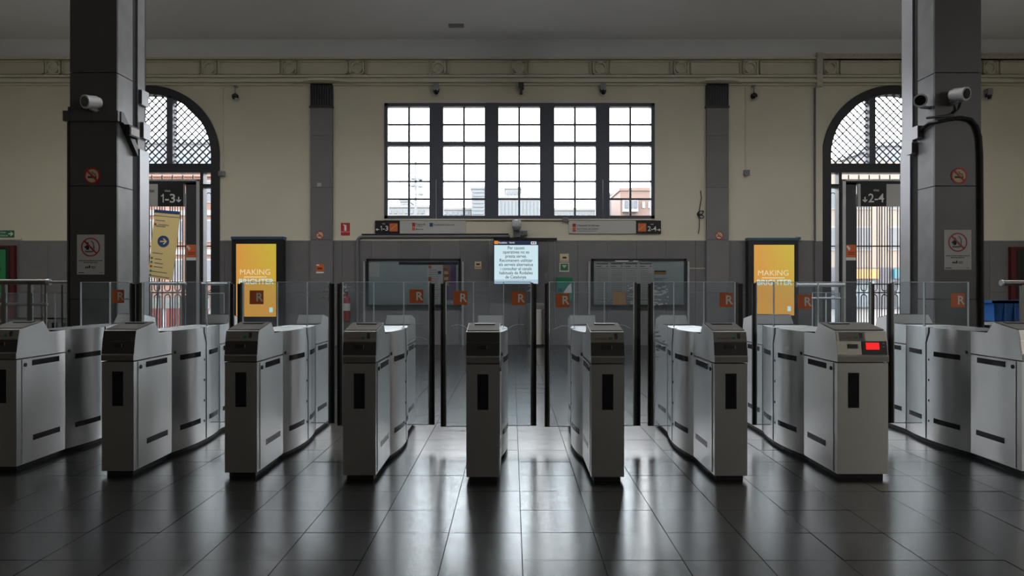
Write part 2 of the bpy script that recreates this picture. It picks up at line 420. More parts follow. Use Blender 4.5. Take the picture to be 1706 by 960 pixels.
# pilasters with vents and canopy strips
for k, (a, b) in enumerate(((519, 556), (1176, 1213))):
    side = ('left', 'right')[k]
    t = thing('pilaster', f'grey stone wall pilaster with black vent on top, {side} of the large window', 'pilaster', (X((a+b)/2), RYB, 0))
    zs = [0, Z(487.5), Z(400), Z(313), Z(227), Z(180)]
    B(X(a)+.01, X(b)-.01, RYB-.06, RYB, 0, Z(181)).build('core', M_joint, t)
    for i in range(5): B(X(a), X(b), RYB-.075, RYB-.06, zs[i]+.004, zs[i+1]-.004).build('stone_panel', M_pil, t)
    v = B(X(a), X(b), RYB-.07, RYB, Z(180), Z(140.5)).build('vent_box', M_black, t)
    B(X(a)-.02, X(b)+.01, RYB-.10, RYB, Z(181), Z(178)).build('vent_lip', M_black, t)
    for i in range(9):
        xx = X(a) + .03 + i*(X(b)-X(a)-.06)/8
        B(xx-.008, xx+.008, RYB-.085, RYB-.07, Z(177), Z(143)).build('vent_louvre', M_blackp, v)
    c0, c1 = (X(501), X(590)) if k == 0 else (X(1155), X(1232))
    MB().py([(c0, Z(142)), (c0, Z(140.5)), (X(a)-.04, Z(134)), (X(b)+.06, Z(134)), (c1, Z(140.5)), (c1, Z(142)), (X(b)+.02, Z(138.5)), (X(a)-.02, Z(138.5))], RYB-.22, RYB-.10).build('canopy_strip', M_trim, t)

# ------------------------------------------------------------------ large five-light window
win = sroot('window_1', (X(866), RYB, WZ0))
yw0, yw1 = RYB - .02, RYB + .16
LT = [(647, 716), (739, 808), (831, 900), (924, 993), (1016, 1086)]
fr = rim(MB(), WX0, WX1, WZ0, WZ1, .075, yw0, yw1)
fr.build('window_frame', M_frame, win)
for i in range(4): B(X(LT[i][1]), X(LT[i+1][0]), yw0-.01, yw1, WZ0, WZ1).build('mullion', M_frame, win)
pcache = {}
for a, b in LT:
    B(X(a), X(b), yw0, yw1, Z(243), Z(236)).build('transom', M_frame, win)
    xm = (X(a)+X(b))/2
    mt = MB(); 
    for z0, z1 in ((Z(362), Z(243)), (Z(236), Z(178))): mt.box(xm-.023, xm+.023, yw0+.05, yw0+.09, z0, z1)
    for q in (207, 272.3, 302, 331.5): mt.box(X(a), X(b), yw0+.052, yw0+.088, Z(q)-.020, Z(q)+.020)
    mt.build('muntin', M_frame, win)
    for zz in ((362, 331.5), (331.5, 302), (302, 272.3), (272.3, 243), (236, 207), (207, 178)):
        for u, v in ((X(a), xm), (xm, X(b))):
            B(u+.006, v-.006, yw0+.066, yw0+.072, Z(zz[0])+.006, Z(zz[1])-.006).build('pane', M_gwin, win)
MB().box(WX0-.02, WX1+.02, RYB-.05, RYB, WZ0-.03, WZ0).build('window_sill', M_trim, win)

# ------------------------------------------------------------------ arched doorways
def hw(z):  # half width of inner arch at height z above arch centre level
    r = AR - .19
    return sqrt(max(0, r*r - z*z)) if z > 0 else r
for k, c in enumerate(ARC):
    sg = 1 if k == 0 else -1
    d = sroot(f'door_{k+1}', (c, RYB, 0)); y0, y1 = RYB - .03, RYB + .22
    rr = AR - .19
    pts_o = [(c + AR*cos(pi*i/40), AZ + AR*sin(pi*i/40)) for i in range(41)]
    pts_i = [(c + rr*cos(pi*i/40), AZ + rr*sin(pi*i/40)) for i in range(41)]
    fm = MB().ring(c, AZ, rr, AR, y0, y1, 40, 0, pi)
    fm.box(c-AR, c-rr, y0, y1, 0, AZ); fm.box(c+rr, c+AR, y0, y1, 0, AZ)
    fm.build('arch_frame', M_doorf, d)
    T1, T0 = Z(273), Z(288)
    B(c-rr, c+rr, y0, y1, T0, T1).build('transom', M_doorf, d)
    for s_ in (-1, 1): 
        xm = c + s_*.455
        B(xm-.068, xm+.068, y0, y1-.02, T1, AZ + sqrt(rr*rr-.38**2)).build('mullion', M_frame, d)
    # diamond lattice, each bar clipped to the arched light
    def inside(x, z): return z > T1 + .01 and (z < AZ and abs(x) < rr or (x*x + (z-AZ)**2) < rr*rr)
    for m_ in (-1, 1):
        for q in range(-26, 27):
            off = q * .163
            seg = []
            for i in range(-200, 201):
                x = i*.008; z = AZ + .6 + m_*(x) + off
                if inside(x, z) and (abs(abs(x) - .455) > .05): seg.append((x, z))
                else:
                    if len(seg) > 6:
                        (xa, za), (xb, zb_) = seg[0], seg[-1]
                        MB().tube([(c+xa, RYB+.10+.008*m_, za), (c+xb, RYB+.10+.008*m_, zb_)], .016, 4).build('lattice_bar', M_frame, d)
                    seg = []
    # arched panes, built as shaped polygons
    for xa, xb in ((-rr, -.52), (-.39, .39), (.52, rr)):
        n = 14; pts = [(c+xa, T1), (c+xb, T1)]
        for i in range(n+1):
            x = xb + (xa-xb)*i/n; pts.append((c+x, AZ + sqrt(max(0, rr*rr - x*x))))
        MB().py(pts, RYB+.125, RYB+.13).build('pane', M_gwin, d)
    # portal frame inside the opening
    HZ = Z(300)
    for s_ in (-1, 1):
        xp = c + s_*X(332+CX-250)
        B(xp-.035, xp+.035, y0-.03, y1-.05, 0, HZ).build('door_post', M_alu, d)
        xa, xb = sorted((c + s_*X(311+CX-250), c + s_*X(329+CX-250)))
        lf = B(xa, xb, y0, y0+.06, .01, HZ-.06).build('door_leaf', M_doorp, d)
        st = B(xa+.01, xb-.01, y0-.004, y0, Z(428.5), Z(408)).build('sticker', M_orange, lf)
        B(xa+.01, xb-.01, y0-.004, y0, Z(434), Z(429)).build('sticker_foot', M_white, lf)
        MB().py([(xa+.015, Z(411)), (xa+.05, Z(409)), (xa+.11, Z(414)), (xa+.08, Z(418))], y0-.006, y0-.004).build('hand_print', M_white, lf)
        MB().box(xa+.06, xb-.03, y0-.006, y0-.004, Z(421.5), Z(420)).box(xa+.05, xb-.04, y0-.006, y0-.004, Z(424.5), Z(423)).build('print_line', M_redp, lf)
        # side light strip
        xs0, xs1 = sorted((c + s_*X(340+CX-250), c + s_*X(352.5+CX-250)))
        B(min(xs0, xs1), max(xs0, xs1), RYB+.05, RYB+.056, .1, T0).build('side_pane', M_gwin, d)
        B(xs0, xs1, y0, y1-.05, Z(313), Z(307)).build('side_rail', M_doorf, d)
        xq0, xq1 = sorted((c + s_*X(335+CX-250), c + s_*X(340+CX-250)))
        B(xq0, xq1, y0, y1-.05, 0, T0).build('side_mullion', M_doorf, d)
        xw0, xw1 = sorted((c + s_*X(352.5+CX-250), c + s_*rr))
        B(xw0, xw1, y0, y1-.05, 0, T0).build('side_stile', M_doorf, d)
    B(c-1.14, c+1.14, y0-.03, y1-.05, HZ-.03, HZ+.01).build('door_head', M_alu, d)
    B(c-1.1, c+1.1, y0+.0, y1-.06, Z(308), HZ-.03).build('head_panel', M_doorf, d)
    # wrought iron grille behind the opening: tall loops over short loops
    gy = RYB + .33
    def loop(x0, x1, z0, z1):
        r = (x1-x0)/2; cx_ = (x0+x1)/2; pts = []
        for i in range(9): a = pi + pi*i/8; pts.append((cx_ + r*cos(a), gy, z0 + r + r*sin(a)))
        for i in range(9): a = pi*i/8; pts.append((cx_ + r*cos(a), gy, z1 - r + r*sin(a)))
        return MB().tube(pts, .0135, 5, closed=True)
    pitch = .235; n = 11
    for i in range(n):
        xc_ = c + (i - (n-1)/2)*pitch
        loop(xc_-.062, xc_+.062, Z(485), Z(318)).build('grille_loop', M_iron, d)
        loop(xc_-.062, xc_+.062, .30, Z(491)).build('grille_loop', M_iron, d)
        B(xc_-.009, xc_+.009, gy-.008, gy+.008, .05, Z(318)).build('grille_bar', M_iron, d) if i % 2 else None
        xb_ = xc_ + pitch/2
        if i < n-1: B(xb_-.011, xb_+.011, gy-.01, gy+.01, .05, T0).build('grille_bar', M_iron, d)
    for zq in (2.22, Z(473.5), Z(488), .27, .08): B(c-rr, c+rr, gy-.015, gy+.015, zq-.014, zq+.014).build('grille_rail', M_iron, d)
    # platform sign over the opening
    sy = y0 - .09
    sx0, sx1 = c - .82, c + .82
    num = ('1-3', '2-4')[k]
    t = thing('platform_sign', f'hanging sign with black field reading vies {num} over the {("left","right")[k]} doorway', 'sign', (c, sy, Z(345)))
    kx0, kx1 = (X(268), X(310.5)) if k == 0 else (X(1430), X(1472.5))
    bd = B(sx0, sx1, sy, sy+.06, Z(345), Z(308)).build('sign_board', M_greyp, t)
    B(kx0, kx1, sy-.004, sy, Z(345), Z(308)).build('black_field', M_black, t)
    for s_ in (-1, 1): B(c+s_*.6-.015, c+s_*.6+.015, sy+.02, sy+.12, Z(320), Z(306)).build('sign_bracket', M_black, t)
    ty = sy - .006
    if k == 0:
        text('vies', .085, (X(284), ty, Z(321)), M_white, t); one(X(275.5), Z(338.5), .19, ty, M_white, t); text('-3', .27, (X(279.5), ty, Z(338.5)), M_white, t, 'LEFT', bold=.016, sx=1.12)
        text('Universitat', .105, (X(262.5), ty, Z(321.5)), M_ink, t, 'RIGHT', .008)
        ax = X(302.5)
    else:
        text('vies', .085, (X(1455.5), ty, Z(320)), M_white, t); text('2-4', .27, (X(1455.5), ty, Z(338)), M_white, t, bold=.012)
        ax = X(1437)
    za = Z(337.5)
    MB().py([(ax-.013, za+.11), (ax-.013, za+.03), (ax-.05, za+.06), (ax-.05, za+.028), (ax, za-.012), (ax+.05, za+.028), (ax+.05, za+.06), (ax+.013, za+.03), (ax+.013, za+.11)], ty-.001, ty+.002).build('arrow', M_white, t)

# ------------------------------------------------------------------ clad columns
def column(fx0, fx1, inner, name_side):
    d0 = 8.0; sg = 1 if inner > (fx0+fx1)/2 else -1
    outer = fx0 if sg > 0 else fx1
    t = thing('column', f'dark stone clad column standing on the {name_side} behind the gates', 'column', ((fx0+fx1)/2, 8.3, 0))
    lo, hi = fx0, fx1
    B(lo+.015, hi-.015, d0+.015, d0+.66, 0, RZ).build('core', M_joint, t)
    js = [0, 1.163, 2.427, 3.69, 4.953, 6.216, RZ]
    for i in range(6):
        B(lo, hi, d0, d0+.02, js[i]+.005, js[i+1]-.005).build('front_panel', M_colm, t)
        xa, xb = (hi-.02, hi) if sg > 0 else (lo, lo+.02)
        B(xa, xb, d0+.025, d0+.335, js[i]+.005, js[i+1]-.005).build('side_panel', M_colside, t)
        xo, xp = (lo, lo+.02) if sg > 0 else (hi-.02, hi)
        B(xo, xp, d0+.025, d0+.66, js[i]+.005, js[i+1]-.005).build('side_panel', M_colm, t)
    xa, xb = (hi-.06, hi+.005) if sg > 0 else (lo-.005, lo+.06)
    B(xa, xb, d0+.49, d0+.70, 0, 2.93).build('corner_strip', M_galv, t)
    B(xa, xb, d0+.44, d0+.60 if name_side == 'left' else d0+.67, 2.93, RZ).build('corner_strip', M_galv if name_side != 'left' else M_colside, t)
    return t
LX0, LX1 = X(117, 8), X(195, 8); RX0c, RX1c = X(1558, 8), X(1635, 8)
colL = column(LX0, LX1, LX1, 'left'); colR = column(RX0c, RX1c, RX0c, 'right')
# cable tray collar and boxes of the left column
yc = 8.0
t = thing('cable_tray', 'dark cable tray wrapped around the left column below its camera', 'cable tray', (LX1, yc, Z(202, yc)))
zt0, zt1 = Z(203, yc), Z(186, yc)
for a, b in ((LX0-.05, X(122, yc)), (X(123, yc), X(157, yc)), (X(158, yc), LX1+.04)):
    B(a, b, yc-.05, yc, zt0, zt1).build('tray_cover', M_colm, t)
MB().px([(yc, zt1), (yc+.05, zt1), (yc+.36, zt1-.32), (yc+.36, zt0-.32), (yc+.05, zt0), (yc, zt0)], LX1, LX1+.05).build('tray_side', M_black, t)
tag(MB().tube([(LX0-.03, 8.05, .0), (LX0-.03, 8.05, zt0), (LX0-.02, 8.05, zt1+.06)], .03, 8).build('drop_conduit', M_black), 'black vertical conduit running down the outer edge of the left column', 'conduit')
for nm, (pa, pb, qa, qb), dd, lab in (('junction_box', (222, 236, 149, 174), 8.46, 'upper grey junction box on the side of the left column'),
                                ('junction_box', (229, 239, 203, 230), 8.5, 'lower grey junction box above the strip of the left column')):
    bx = B(LX1-.03, LX1+.045, dd, dd+.16, Z(qb, dd), Z(qa, dd))
    r = thing(nm, lab, 'junction box', (LX1, dd, Z(qb, dd)))
    bx.build('box_body', M_galv, r); B(LX1-.03, LX1+.045, dd-.006, dd, Z(qb, dd)+.01, Z(qa, dd)-.01).build('box_lid', M_colm, r)
r = thing('exit_light', 'small lit emergency light box hanging off the left column', 'emergency light', (LX1+.03, 8.1, Z(228, 8.1)))
B(LX1+.052, LX1+.10, 8.08, 8.30, Z(226, 8.1), Z(208, 8.1)).build('lamp_body', M_blackp, r); B(LX1+.10, LX1+.108, 8.10, 8.28, Z(224, 8.1), Z(211, 8.1)).build('lamp_lens', M_paper, r)
# right column cables and boxes
xr = RX0c
for i, (q0, q1, dd, lab) in enumerate(((209, 230, 8.22, 'upper grey junction box on the side of the right column'), (237, 256, 8.34, 'lower grey junction box on the side of the right column'))):
    r = thing('junction_box', lab, 'junction box', (xr, dd, Z(q1, dd)))
    B(xr-.07, xr, dd, dd+.12, Z(q1, dd), Z(q0, dd)).build('box_body', M_galv, r); B(xr-.065, xr-.005, dd-.006, dd, Z(q1, dd)+.01, Z(q0, dd)-.01).build('box_lid', M_colm, r)
y = 7.97
pts = [(xr-.03, 8.35, Z(226, 8.1)), (xr-.03, 8.2, Z(212, 8.1)), (xr-.03, 8.05, Z(204, 8)), (xr+.02, y, Z(203.5, 8)), (X(1580, y), y, Z(199, y)), (X(1600, y), y, Z(196, y)),
       (X(1618, y), y, Z(199, y)), (X(1628, y), y, Z(210, y)), (X(1633, y), y, Z(228, y)), (X(1635, y), y, Z(260, y)), (X(1636, y), y, 1.6), (X(1637, y), y, 0.0)]
tag(MB().tube(pts, .022, 8).build('cable', M_black, smooth=True), 'thick black cable looping over the right column front and down its edge', 'cable')
tag(MB().tube([(X(1598, y), 7.93, Z(168, y)), (X(1597, y), y, Z(182, y)), (X(1588, y), y, Z(191, y)), (X(1570, y), y, Z(194, y)), (xr-.01, y, Z(195, y)), (xr-.03, 8.1, Z(193, 8))], .014, 6).build('cable', M_black, smooth=True), 'thin black lead from the front camera of the right column', 'cable')

def bullet_cam(p, dirx, label, scale=1.0, mount=(0, 1, 0)):
    """housing pointing towards the camera side and sideways by dirx"""
    from mathutils import Vector, Matrix
    a = Vector((dirx, -1, -.18)).normalized(); c = Vector(p)
    t = thing('security_camera', label, 'camera', p)
    L_, r_ = .13*scale, .074*scale
    p0, p1 = c - a*L_*.5, c + a*L_*.5
    MB().tube([tuple(p0), tuple(p0 + a*.02), tuple(p1)], r_, 16).build('housing', M_camw, t, smooth=True)
    MB().tube([tuple(p0 - a*.04*scale), tuple(p0)], r_*.8, 16).build('housing_back', M_camw, t, smooth=True)
    MB().tube([tuple(p1), tuple(p1 + a*.018)], r_*.78, 16).build('lens', M_lens, t, smooth=True)
    MB().tube([tuple(p1 - a*.01), tuple(p1+a*.012)], r_*1.06, 16).build('rim', M_camw, t, smooth=True)
    m = Vector(mount)
    MB().tube([tuple(c), tuple(c + Vector((0, 0, -r_))), tuple(c + Vector((0,0,-r_)) + m*.16)], .022*scale, 8).build('bracket', M_camg, t)
bullet_cam((X(152, 7.85), 7.85, Z(170, 7.85)), -.45, 'white bullet camera on the front of the left column', .95)
bullet_cam((X(1600, 7.85), 7.85, Z(157, 7.85)), .45, 'white bullet camera on the front face of the right column', .95)
bullet_cam((X(1534, 8.05), 8.05, Z(168, 8.05)), -.6, 'white bullet camera on the inner side of the right column', .95, (1, .3, 0))

# signs on the columns
def no_smoking(cx, cz, r, y, label, group=None):
    t = thing('no_smoking_sign', label, 'sign', (cx, y, cz))
    MB().disc(cx, cz, r*.95, y-.004, y, 28).build('sign_disc', M_cream2 if r > .06 else M_paper, t)
    MB().ring(cx, cz, r*.80, r, y-.007, y, 28).build('red_ring', M_red, t)
    MB().box(cx-.55*r, cx+.30*r, y-.0055, y-.004, cz-.28*r, cz-.06*r).box(cx+.36*r, cx+.5*r, y-.0055, y-.004, cz-.28*r, cz-.06*r).build('cigarette', M_ink, t)
    MB().tube([(cx+.43*r, y-.005, cz+.02*r), (cx+.35*r, y-.005, cz+.22*r), (cx+.05*r, y-.005, cz+.28*r), (cx-.02*r, y-.005, cz+.5*r)], .05*r, 4).build('smoke', M_ink, t)
    a = .72*r; w = .11*r
    MB().py([(cx-a-w*.7, cz+a-w*.7), (cx+a-w*.7, cz-a-w*.7), (cx+a+w*.7, cz-a+w*.7), (cx-a+w*.7, cz+a+w*.7)], y-.008, y-.006).build('red_bar', M_red, t)
no_smoking(X(154.5, 8), Z(293, 8), .092, 8.0, 'round no smoking sign on the left column')
no_smoking(X(1598, 8), Z(293, 8), .092, 8.0, 'round no smoking sign on the right column')
no_smoking(X(535), Z(392.5), .088, RYB-.075, 'small no smoking sign on the left wall pilaster')
no_smoking(X(1197), Z(393), .088, RYB-.075, 'small no smoking sign on the right wall pilaster')
def notice(px0, px1, py0, py1, label):
    y = 8.0; x0, x1, z0, z1 = X(px0, y), X(px1, y), Z(py1, y), Z(py0, y)
    t = thing('notice_poster', label, 'poster', ((x0+x1)/2, y, z0))
    B(x0, x1, y-.004, y, z0, z1).build('paper', M_paper, t)
    cx, r = (x0+x1)/2, .105; cz = z1 - .14
    MB().ring(cx, cz, r*.88, r, y-.006, y-.004, 30).build('red_ring', M_red, t)
    MB().py([(cx-.079, cz+.067), (cx-.067, cz+.079), (cx+.079, cz-.067), (cx+.067, cz-.079)], y-.008, y-.006).build('red_bar', M_red, t)
    MB().disc(cx-.055, cz+.0, .012, y-.006, y-.004, 8).box(cx-.05, cx-.02, y-.006, y-.004, cz-.03, cz+.02).py([(cx-.04, cz+.05), (cx-.025, cz+.055), (cx-.015, cz-.02), (cx-.03, cz-.02)], y-.006, y-.004).tube([(cx+.01, y-.005, cz+.07), (cx+.035, y-.005, cz+.04), (cx+.04, y-.005, cz-.02)], .004, 4).build('pictogram', M_ink, t)
    MB().tube([(cx-.06, y-.005, cz-.045), (cx-.05, y-.005, cz-.055), (cx+.02, y-.005, cz-.055), (cx+.03, y-.005, cz-.045), (cx-.06, y-.005, cz-.045)], .004, 4).build('pictogram_outline', M_ink, t)
    pr = MB()
    for a, b, z in ((-.13, .13, .095), (-.08, .08, .075)):
        q = a
        while q < b: w = random.uniform(.012, .03); pr.box(cx+q, cx+min(b, q+w), y-.006, y-.004, z0+z+.055, z0+z+.063); q += w + .006
    for a, b, z, h in ((-.06, -.045, .07, .018), (-.04, -.025, .07, .018), (-.02, -.005, .07, .03), (.005, .055, .085, .006), (.005, .055, .07, .006), (-.135, -.07, .015, .008), (.1, .11, .015, .008), (.12, .13, .015, .008)):
        pr.box(cx+a, cx+b, y-.006, y-.004, z0+z, z0+z+h)
    pr.build('print_lines', M_ink, t)
notice(129, 174.5, 391, 457.5, 'white prohibition notice with red ring taped to the left column')
notice(1573, 1618.5, 383, 449.5, 'white prohibition notice with torn edge taped to the right column')

# ------------------------------------------------------------------ ticket gates
LEAFY = 1.15
def bulge(y): return .05*max(0, 1-((y-1.0)/.45)**2)
def gate(name_label, D, xl, W=.22, plate=True, dark=True, display=False, lp=None, rp=None, logos=(), fixed=None, lead=.0):
    xc = xl + .11                       # reader axis
    t = thing('ticket_gate', name_label, 'ticket gate', (xc, D, 0), 'row of ticket gates')
    org = ORG[t.name]; ORG[t.name] = (0, 0, 0)      # parts below are written in gate coordinates
    a, b = -.11, -.11 + W
    def bx(nm, m, *q, par=t, sm=False): return B(*q).build(nm, m, par, sm)
    # plinth
    n = 16; L_ = [( a+.02 - bulge(.03+i*1.94/n), .03+i*1.94/n) for i in range(n+1)]; R_ = [(b-.02 + bulge(.03+i*1.94/n), .03+i*1.94/n) for i in range(n+1)]
    MB().pz(R_ + L_[::-1], 0, .036).build('plinth', M_blackp, t)
    for e_ in (0, 1):
        fy = (lambda y: y) if e_ == 0 else (lambda y: 2.0 - y)
        def yb(y0, y1): return sorted((fy(y0), fy(y1)))
        body = B(a, b, *yb(0, .55), .035, .788).build('end_cabinet', M_steel, t)
        prof = [(-.006, .796), (-.006, .835), (.0, .842), (.014, .93), (.032, 1.003), (.29, 1.047), (.36, .967), (.55, .967), (.55, .796)]
        head = MB().px([(fy(y), z) for y, z in prof], a-.002, b+.002).build('reader_head', M_steel, t)
        fs = bx('front_window', M_strip, -.037, .037, *yb(-.003, 0), .484, .722, par=body)
        for s_ in (0, 1):
            xa, xb = (a-.004, a) if s_ == 0 else (b, b+.004)
            dr = bx('service_door', M_steel, xa, xb, *yb(.055, .546), .045, .783, par=t)
            xa2, xb2 = (a-.006, a-.004) if s_ == 0 else (b+.004, b+.006)
            bx('sensor_window', M_strip, xa2, xb2, *yb(.16, .47), .733, .773, par=dr)
            bx('sensor_window', M_strip, xa2, xb2, *yb(.17, .48), .186, .226, par=dr)
            MB().px([(fy(.085+.014*cos(2*pi*i/12)), .745+.014*sin(2*pi*i/12)) for i in range(12)], xa2-.004 if s_ == 0 else xa2, xb2 if s_ == 0 else xb2+.004).build('lock', M_blackp, dr)
        # sloped top panel with ticket slot
        pn = [(.05, 1.0075), (.28, 1.0465), (.28, 1.0515), (.05, 1.0125)]
        tp = MB().px([(fy(y), z) for y, z in pn], a+.002, b-.002).build('top_panel', M_toppanel, head)
        sl = [(.215, 1.0405), (.255, 1.0470), (.255, 1.0530), (.215, 1.0465)]
        MB().px([(fy(y), z) for y, z in sl], a+.045, a+.185).build('ticket_slot', M_black, head)
        # front of the head
        MB().px([(fy(y), z) for y, z in ((-.0075, .797), (-.0075, .834), (-.004, .834), (-.004, .797))], a, b).build('lip', M_steelf, head)
        fm = M_headdark if dark else M_steelf
        MB().px([(fy(y), z) for y, z in ((-.003, .845), (.011, .932), (.016, .932), (.003, .845))], a-.001, (b+.001) if not display else .055).build('reader_face', fm, head)
        if not display:
            MB().px([(fy(y), z) for y, z in ((.0105, .935), (.0275, .999), (.034, .999), (.017, .935))], a-.001, b+.001).build('label_plate', M_plate if plate else fm, head)
        else:
            MB().px([(fy(y), z) for y, z in ((.0105, .935), (.0275, .999), (.034, .999), (.017, .935))], a+.003, b-.003).build('label_plate', M_steelf, head)
            MB().px([(fy(y), z) for y, z in ((.009, .938), (.026, .996), (.034, .996), (.017, .938))], a+.02, .085).build('printed_plate', M_plate, head)
        if plate and e_ == 0:
            def pl(nm, m, x0, x1, z0, z1):
                g_ = lambda z: .0105 + (z-.935)*(.017/.064) - .003
                return MB().px([(g_(z0), z0), (g_(z1), z1), (g_(z1)+.006, z1), (g_(z0)+.006, z0)], x0, x1).build(nm, m, head)
            pl('green_button', M_green, .008, .034, .952, .968); pl('indicator', M_headdark, .048, .068, .955, .992); pl('print_line', M_inkgrey, -.085, -.01, .962, .966); pl('print_line', M_redp, -.085, -.005, .955, .958)
        MB().px([(fy(y), z) for y, z in ((-.003, .888), (.002, .916), (.008, .916), (.003, .888))], -.036, .034).build('card_slot', M_black, head)
        MB().px([(fy(y), z) for y, z in ((-.005, .890), (-.001, .914), (.004, .912), (.002, .892))], .027, .029).build('slot_guide', M_alu, head)
        if display and e_ == 0:
            MB().px([(-.006, .845), (.009, .936), (.018, .936), (.003, .845)], .06, b-.006).build('display_bezel', M_black, head)
            MB().px([(-.0045, .880), (.0035, .926), (.008, .926), (.001, .880)], .085, .175).build('display', M_scr_r, head)
            for zz in (.918, .895): MB().disc(.205, zz, .009, -.006 + (zz-.845)*.16, .01, 10).build('display_button', M_plate, head)
    # bulged middle housing in two lengths
    for y0, y1, wy in ((.553, 1.056, (.65, .95)), (1.064, 1.447, (1.13, 1.37))):
        n = 12; ys = [y0 + (y1-y0)*i/n for i in range(n+1)]
        md = MB().pz([(b+bulge(y), y) for y in ys] + [(a-bulge(y), y) for y in ys[::-1]], .035, .967).build('middle_housing', M_steel, t, True)
        for s_ in (0, 1):
            sgn, e0 = (-1, a) if s_ == 0 else (1, b)
            for z0, z1 in ((.733, .773), (.186, .226)):
                m_ = 6; mb = MB(); vs = []
                for i in range(m_+1):
                    yy = wy[0] + (wy[1]-wy[0])*i/m_; x0 = e0 + sgn*(bulge(yy)+.0002); x1 = e0 + sgn*(bulge(yy)+.0025)
                    vs.append((x0, x1, yy))
                for i in range(m_):
                    p, q = vs[i], vs[i+1]
                    mb.add([(p[0],p[2],z0),(p[1],p[2],z0),(q[1],q[2],z0),(q[0],q[2],z0),(p[0],p[2],z1),(p[1],p[2],z1),(q[1],q[2],z1),(q[0],q[2],z1)],
                           [(0,3,2,1),(4,5,6,7),(0,1,5,4),(1,2,6,5),(2,3,7,6),(3,0,4,7)])
                mb.build('sensor_window', M_strip, md)
            if y0 < 1:
                for zz in (.70, .53, .36, .19):
                    xx = e0 + sgn*bulge(1.02)
                    MB().px([(1.02+.007*cos(2*pi*i/8), zz+.010*sin(2*pi*i/8)) for i in range(8)], xx-.003, xx+.003).build('screw', M_blackp, md)
                xx = e0 + sgn*bulge(.59); 
                MB().px([(.59+.013*cos(2*pi*i/10), .80+.013*sin(2*pi*i/10)) for i in range(10)], xx-.004, xx+.004).build('lock', M_blackp, md)
    n = 4
    for s_ in (0, 1):
        sgn, e0 = (-1, a) if s_ == 0 else (1, b)
        xx = sorted((e0 + sgn*.02, e0 + sgn*(bulge(1.06)+.0015)))
        MB().px([(1.052, .04), (1.068, .04), (1.068, .84), (1.03, .93), (1.03, .969), (1.005, .969), (1.005, .925), (1.052, .835)], *xx).build('seam_strip', M_rubber, t)
    # glass above the housing and the two sliding leaves
    f0, f1 = fixed if fixed else (a-.015, b+.015)
    GT, GB = 1.343, .156
    bx('glass_screen', M_gleaf, f0, f1, LEAFY-.005, LEAFY+.005, .968, GT)
    for xx in (f0, f1): bx('glass_edge', M_gedge, xx-.0035, xx+.0035, LEAFY-.006, LEAFY+.006, .968, GT+.004)
    bx('glass_edge', M_gedge, f0, f1, LEAFY-.004, LEAFY+.004, GT, GT+.004)
    leaves = {}
    for s_, pp in ((0, lp), (1, rp)):
        if pp is None: continue
        ly = LEAFY + (.02 if s_ else -.02)
        p0, p1 = [X(q, D + ly) - xc for q in pp]
        g0, g1 = (p1, f0) if s_ == 0 else (f1, p0)
        lf = bx('glass_leaf', M_gleaf, g0, g1, ly-.005, ly+.005, GB, GT); leaves[s_] = (lf, ly)
        bx('leaf_edge', M_gedge, g0, g1, ly-.004, ly+.004, GT, GT+.005, par=lf)
        bx('leaf_edge', M_gedge, g0, g1, ly-.005, ly+.005, GB-.006, GB, par=lf)
        mid = p0 + (p1-p0)*.5 if s_ == 0 else p0 + (p1-p0)*.45
        if s_ == 0: ru, me_ = (p0, mid), (mid, p1)
        else: me_, ru = (p0, mid), (mid, p1)
        bx('edge_profile', M_post, me_[0], me_[1], ly-.016, ly+.016, GB-.004, GT-.004, par=lf)
        bx('rubber_edge', M_rubber, ru[0], ru[1], ly-.014, ly+.014, GB-.004, GT-.012, par=lf)
        xe = p1 if s_ == 0 else p0
        bx('leaf_edge', M_gedge, xe-.004, xe+.004, ly-.018, ly-.006, GB, GT+.002, par=lf)
    for s_, x0, x1, y0, y1, faded in logos:
        par, ly = leaves.get(s_, (t, LEAFY))
        d = D + ly; X0, X1, Z0, Z1 = X(x0, d)-xc, X(x1, d)-xc, Z(y1, d), Z(y0, d)
        st = bx('logo_sticker', M_orangep if faded else M_orange, X0, X1, ly-.008, ly-.0055, Z0, Z1, par=par)
        s2 = Z1-Z0
        text('R', s2*.86, (X0 + (X1-X0)*.70, ly-.009, Z0 + s2*.22), M_cream2 if faded else M_white, st, bold=.02, sx=1.0)
    return t, leaves
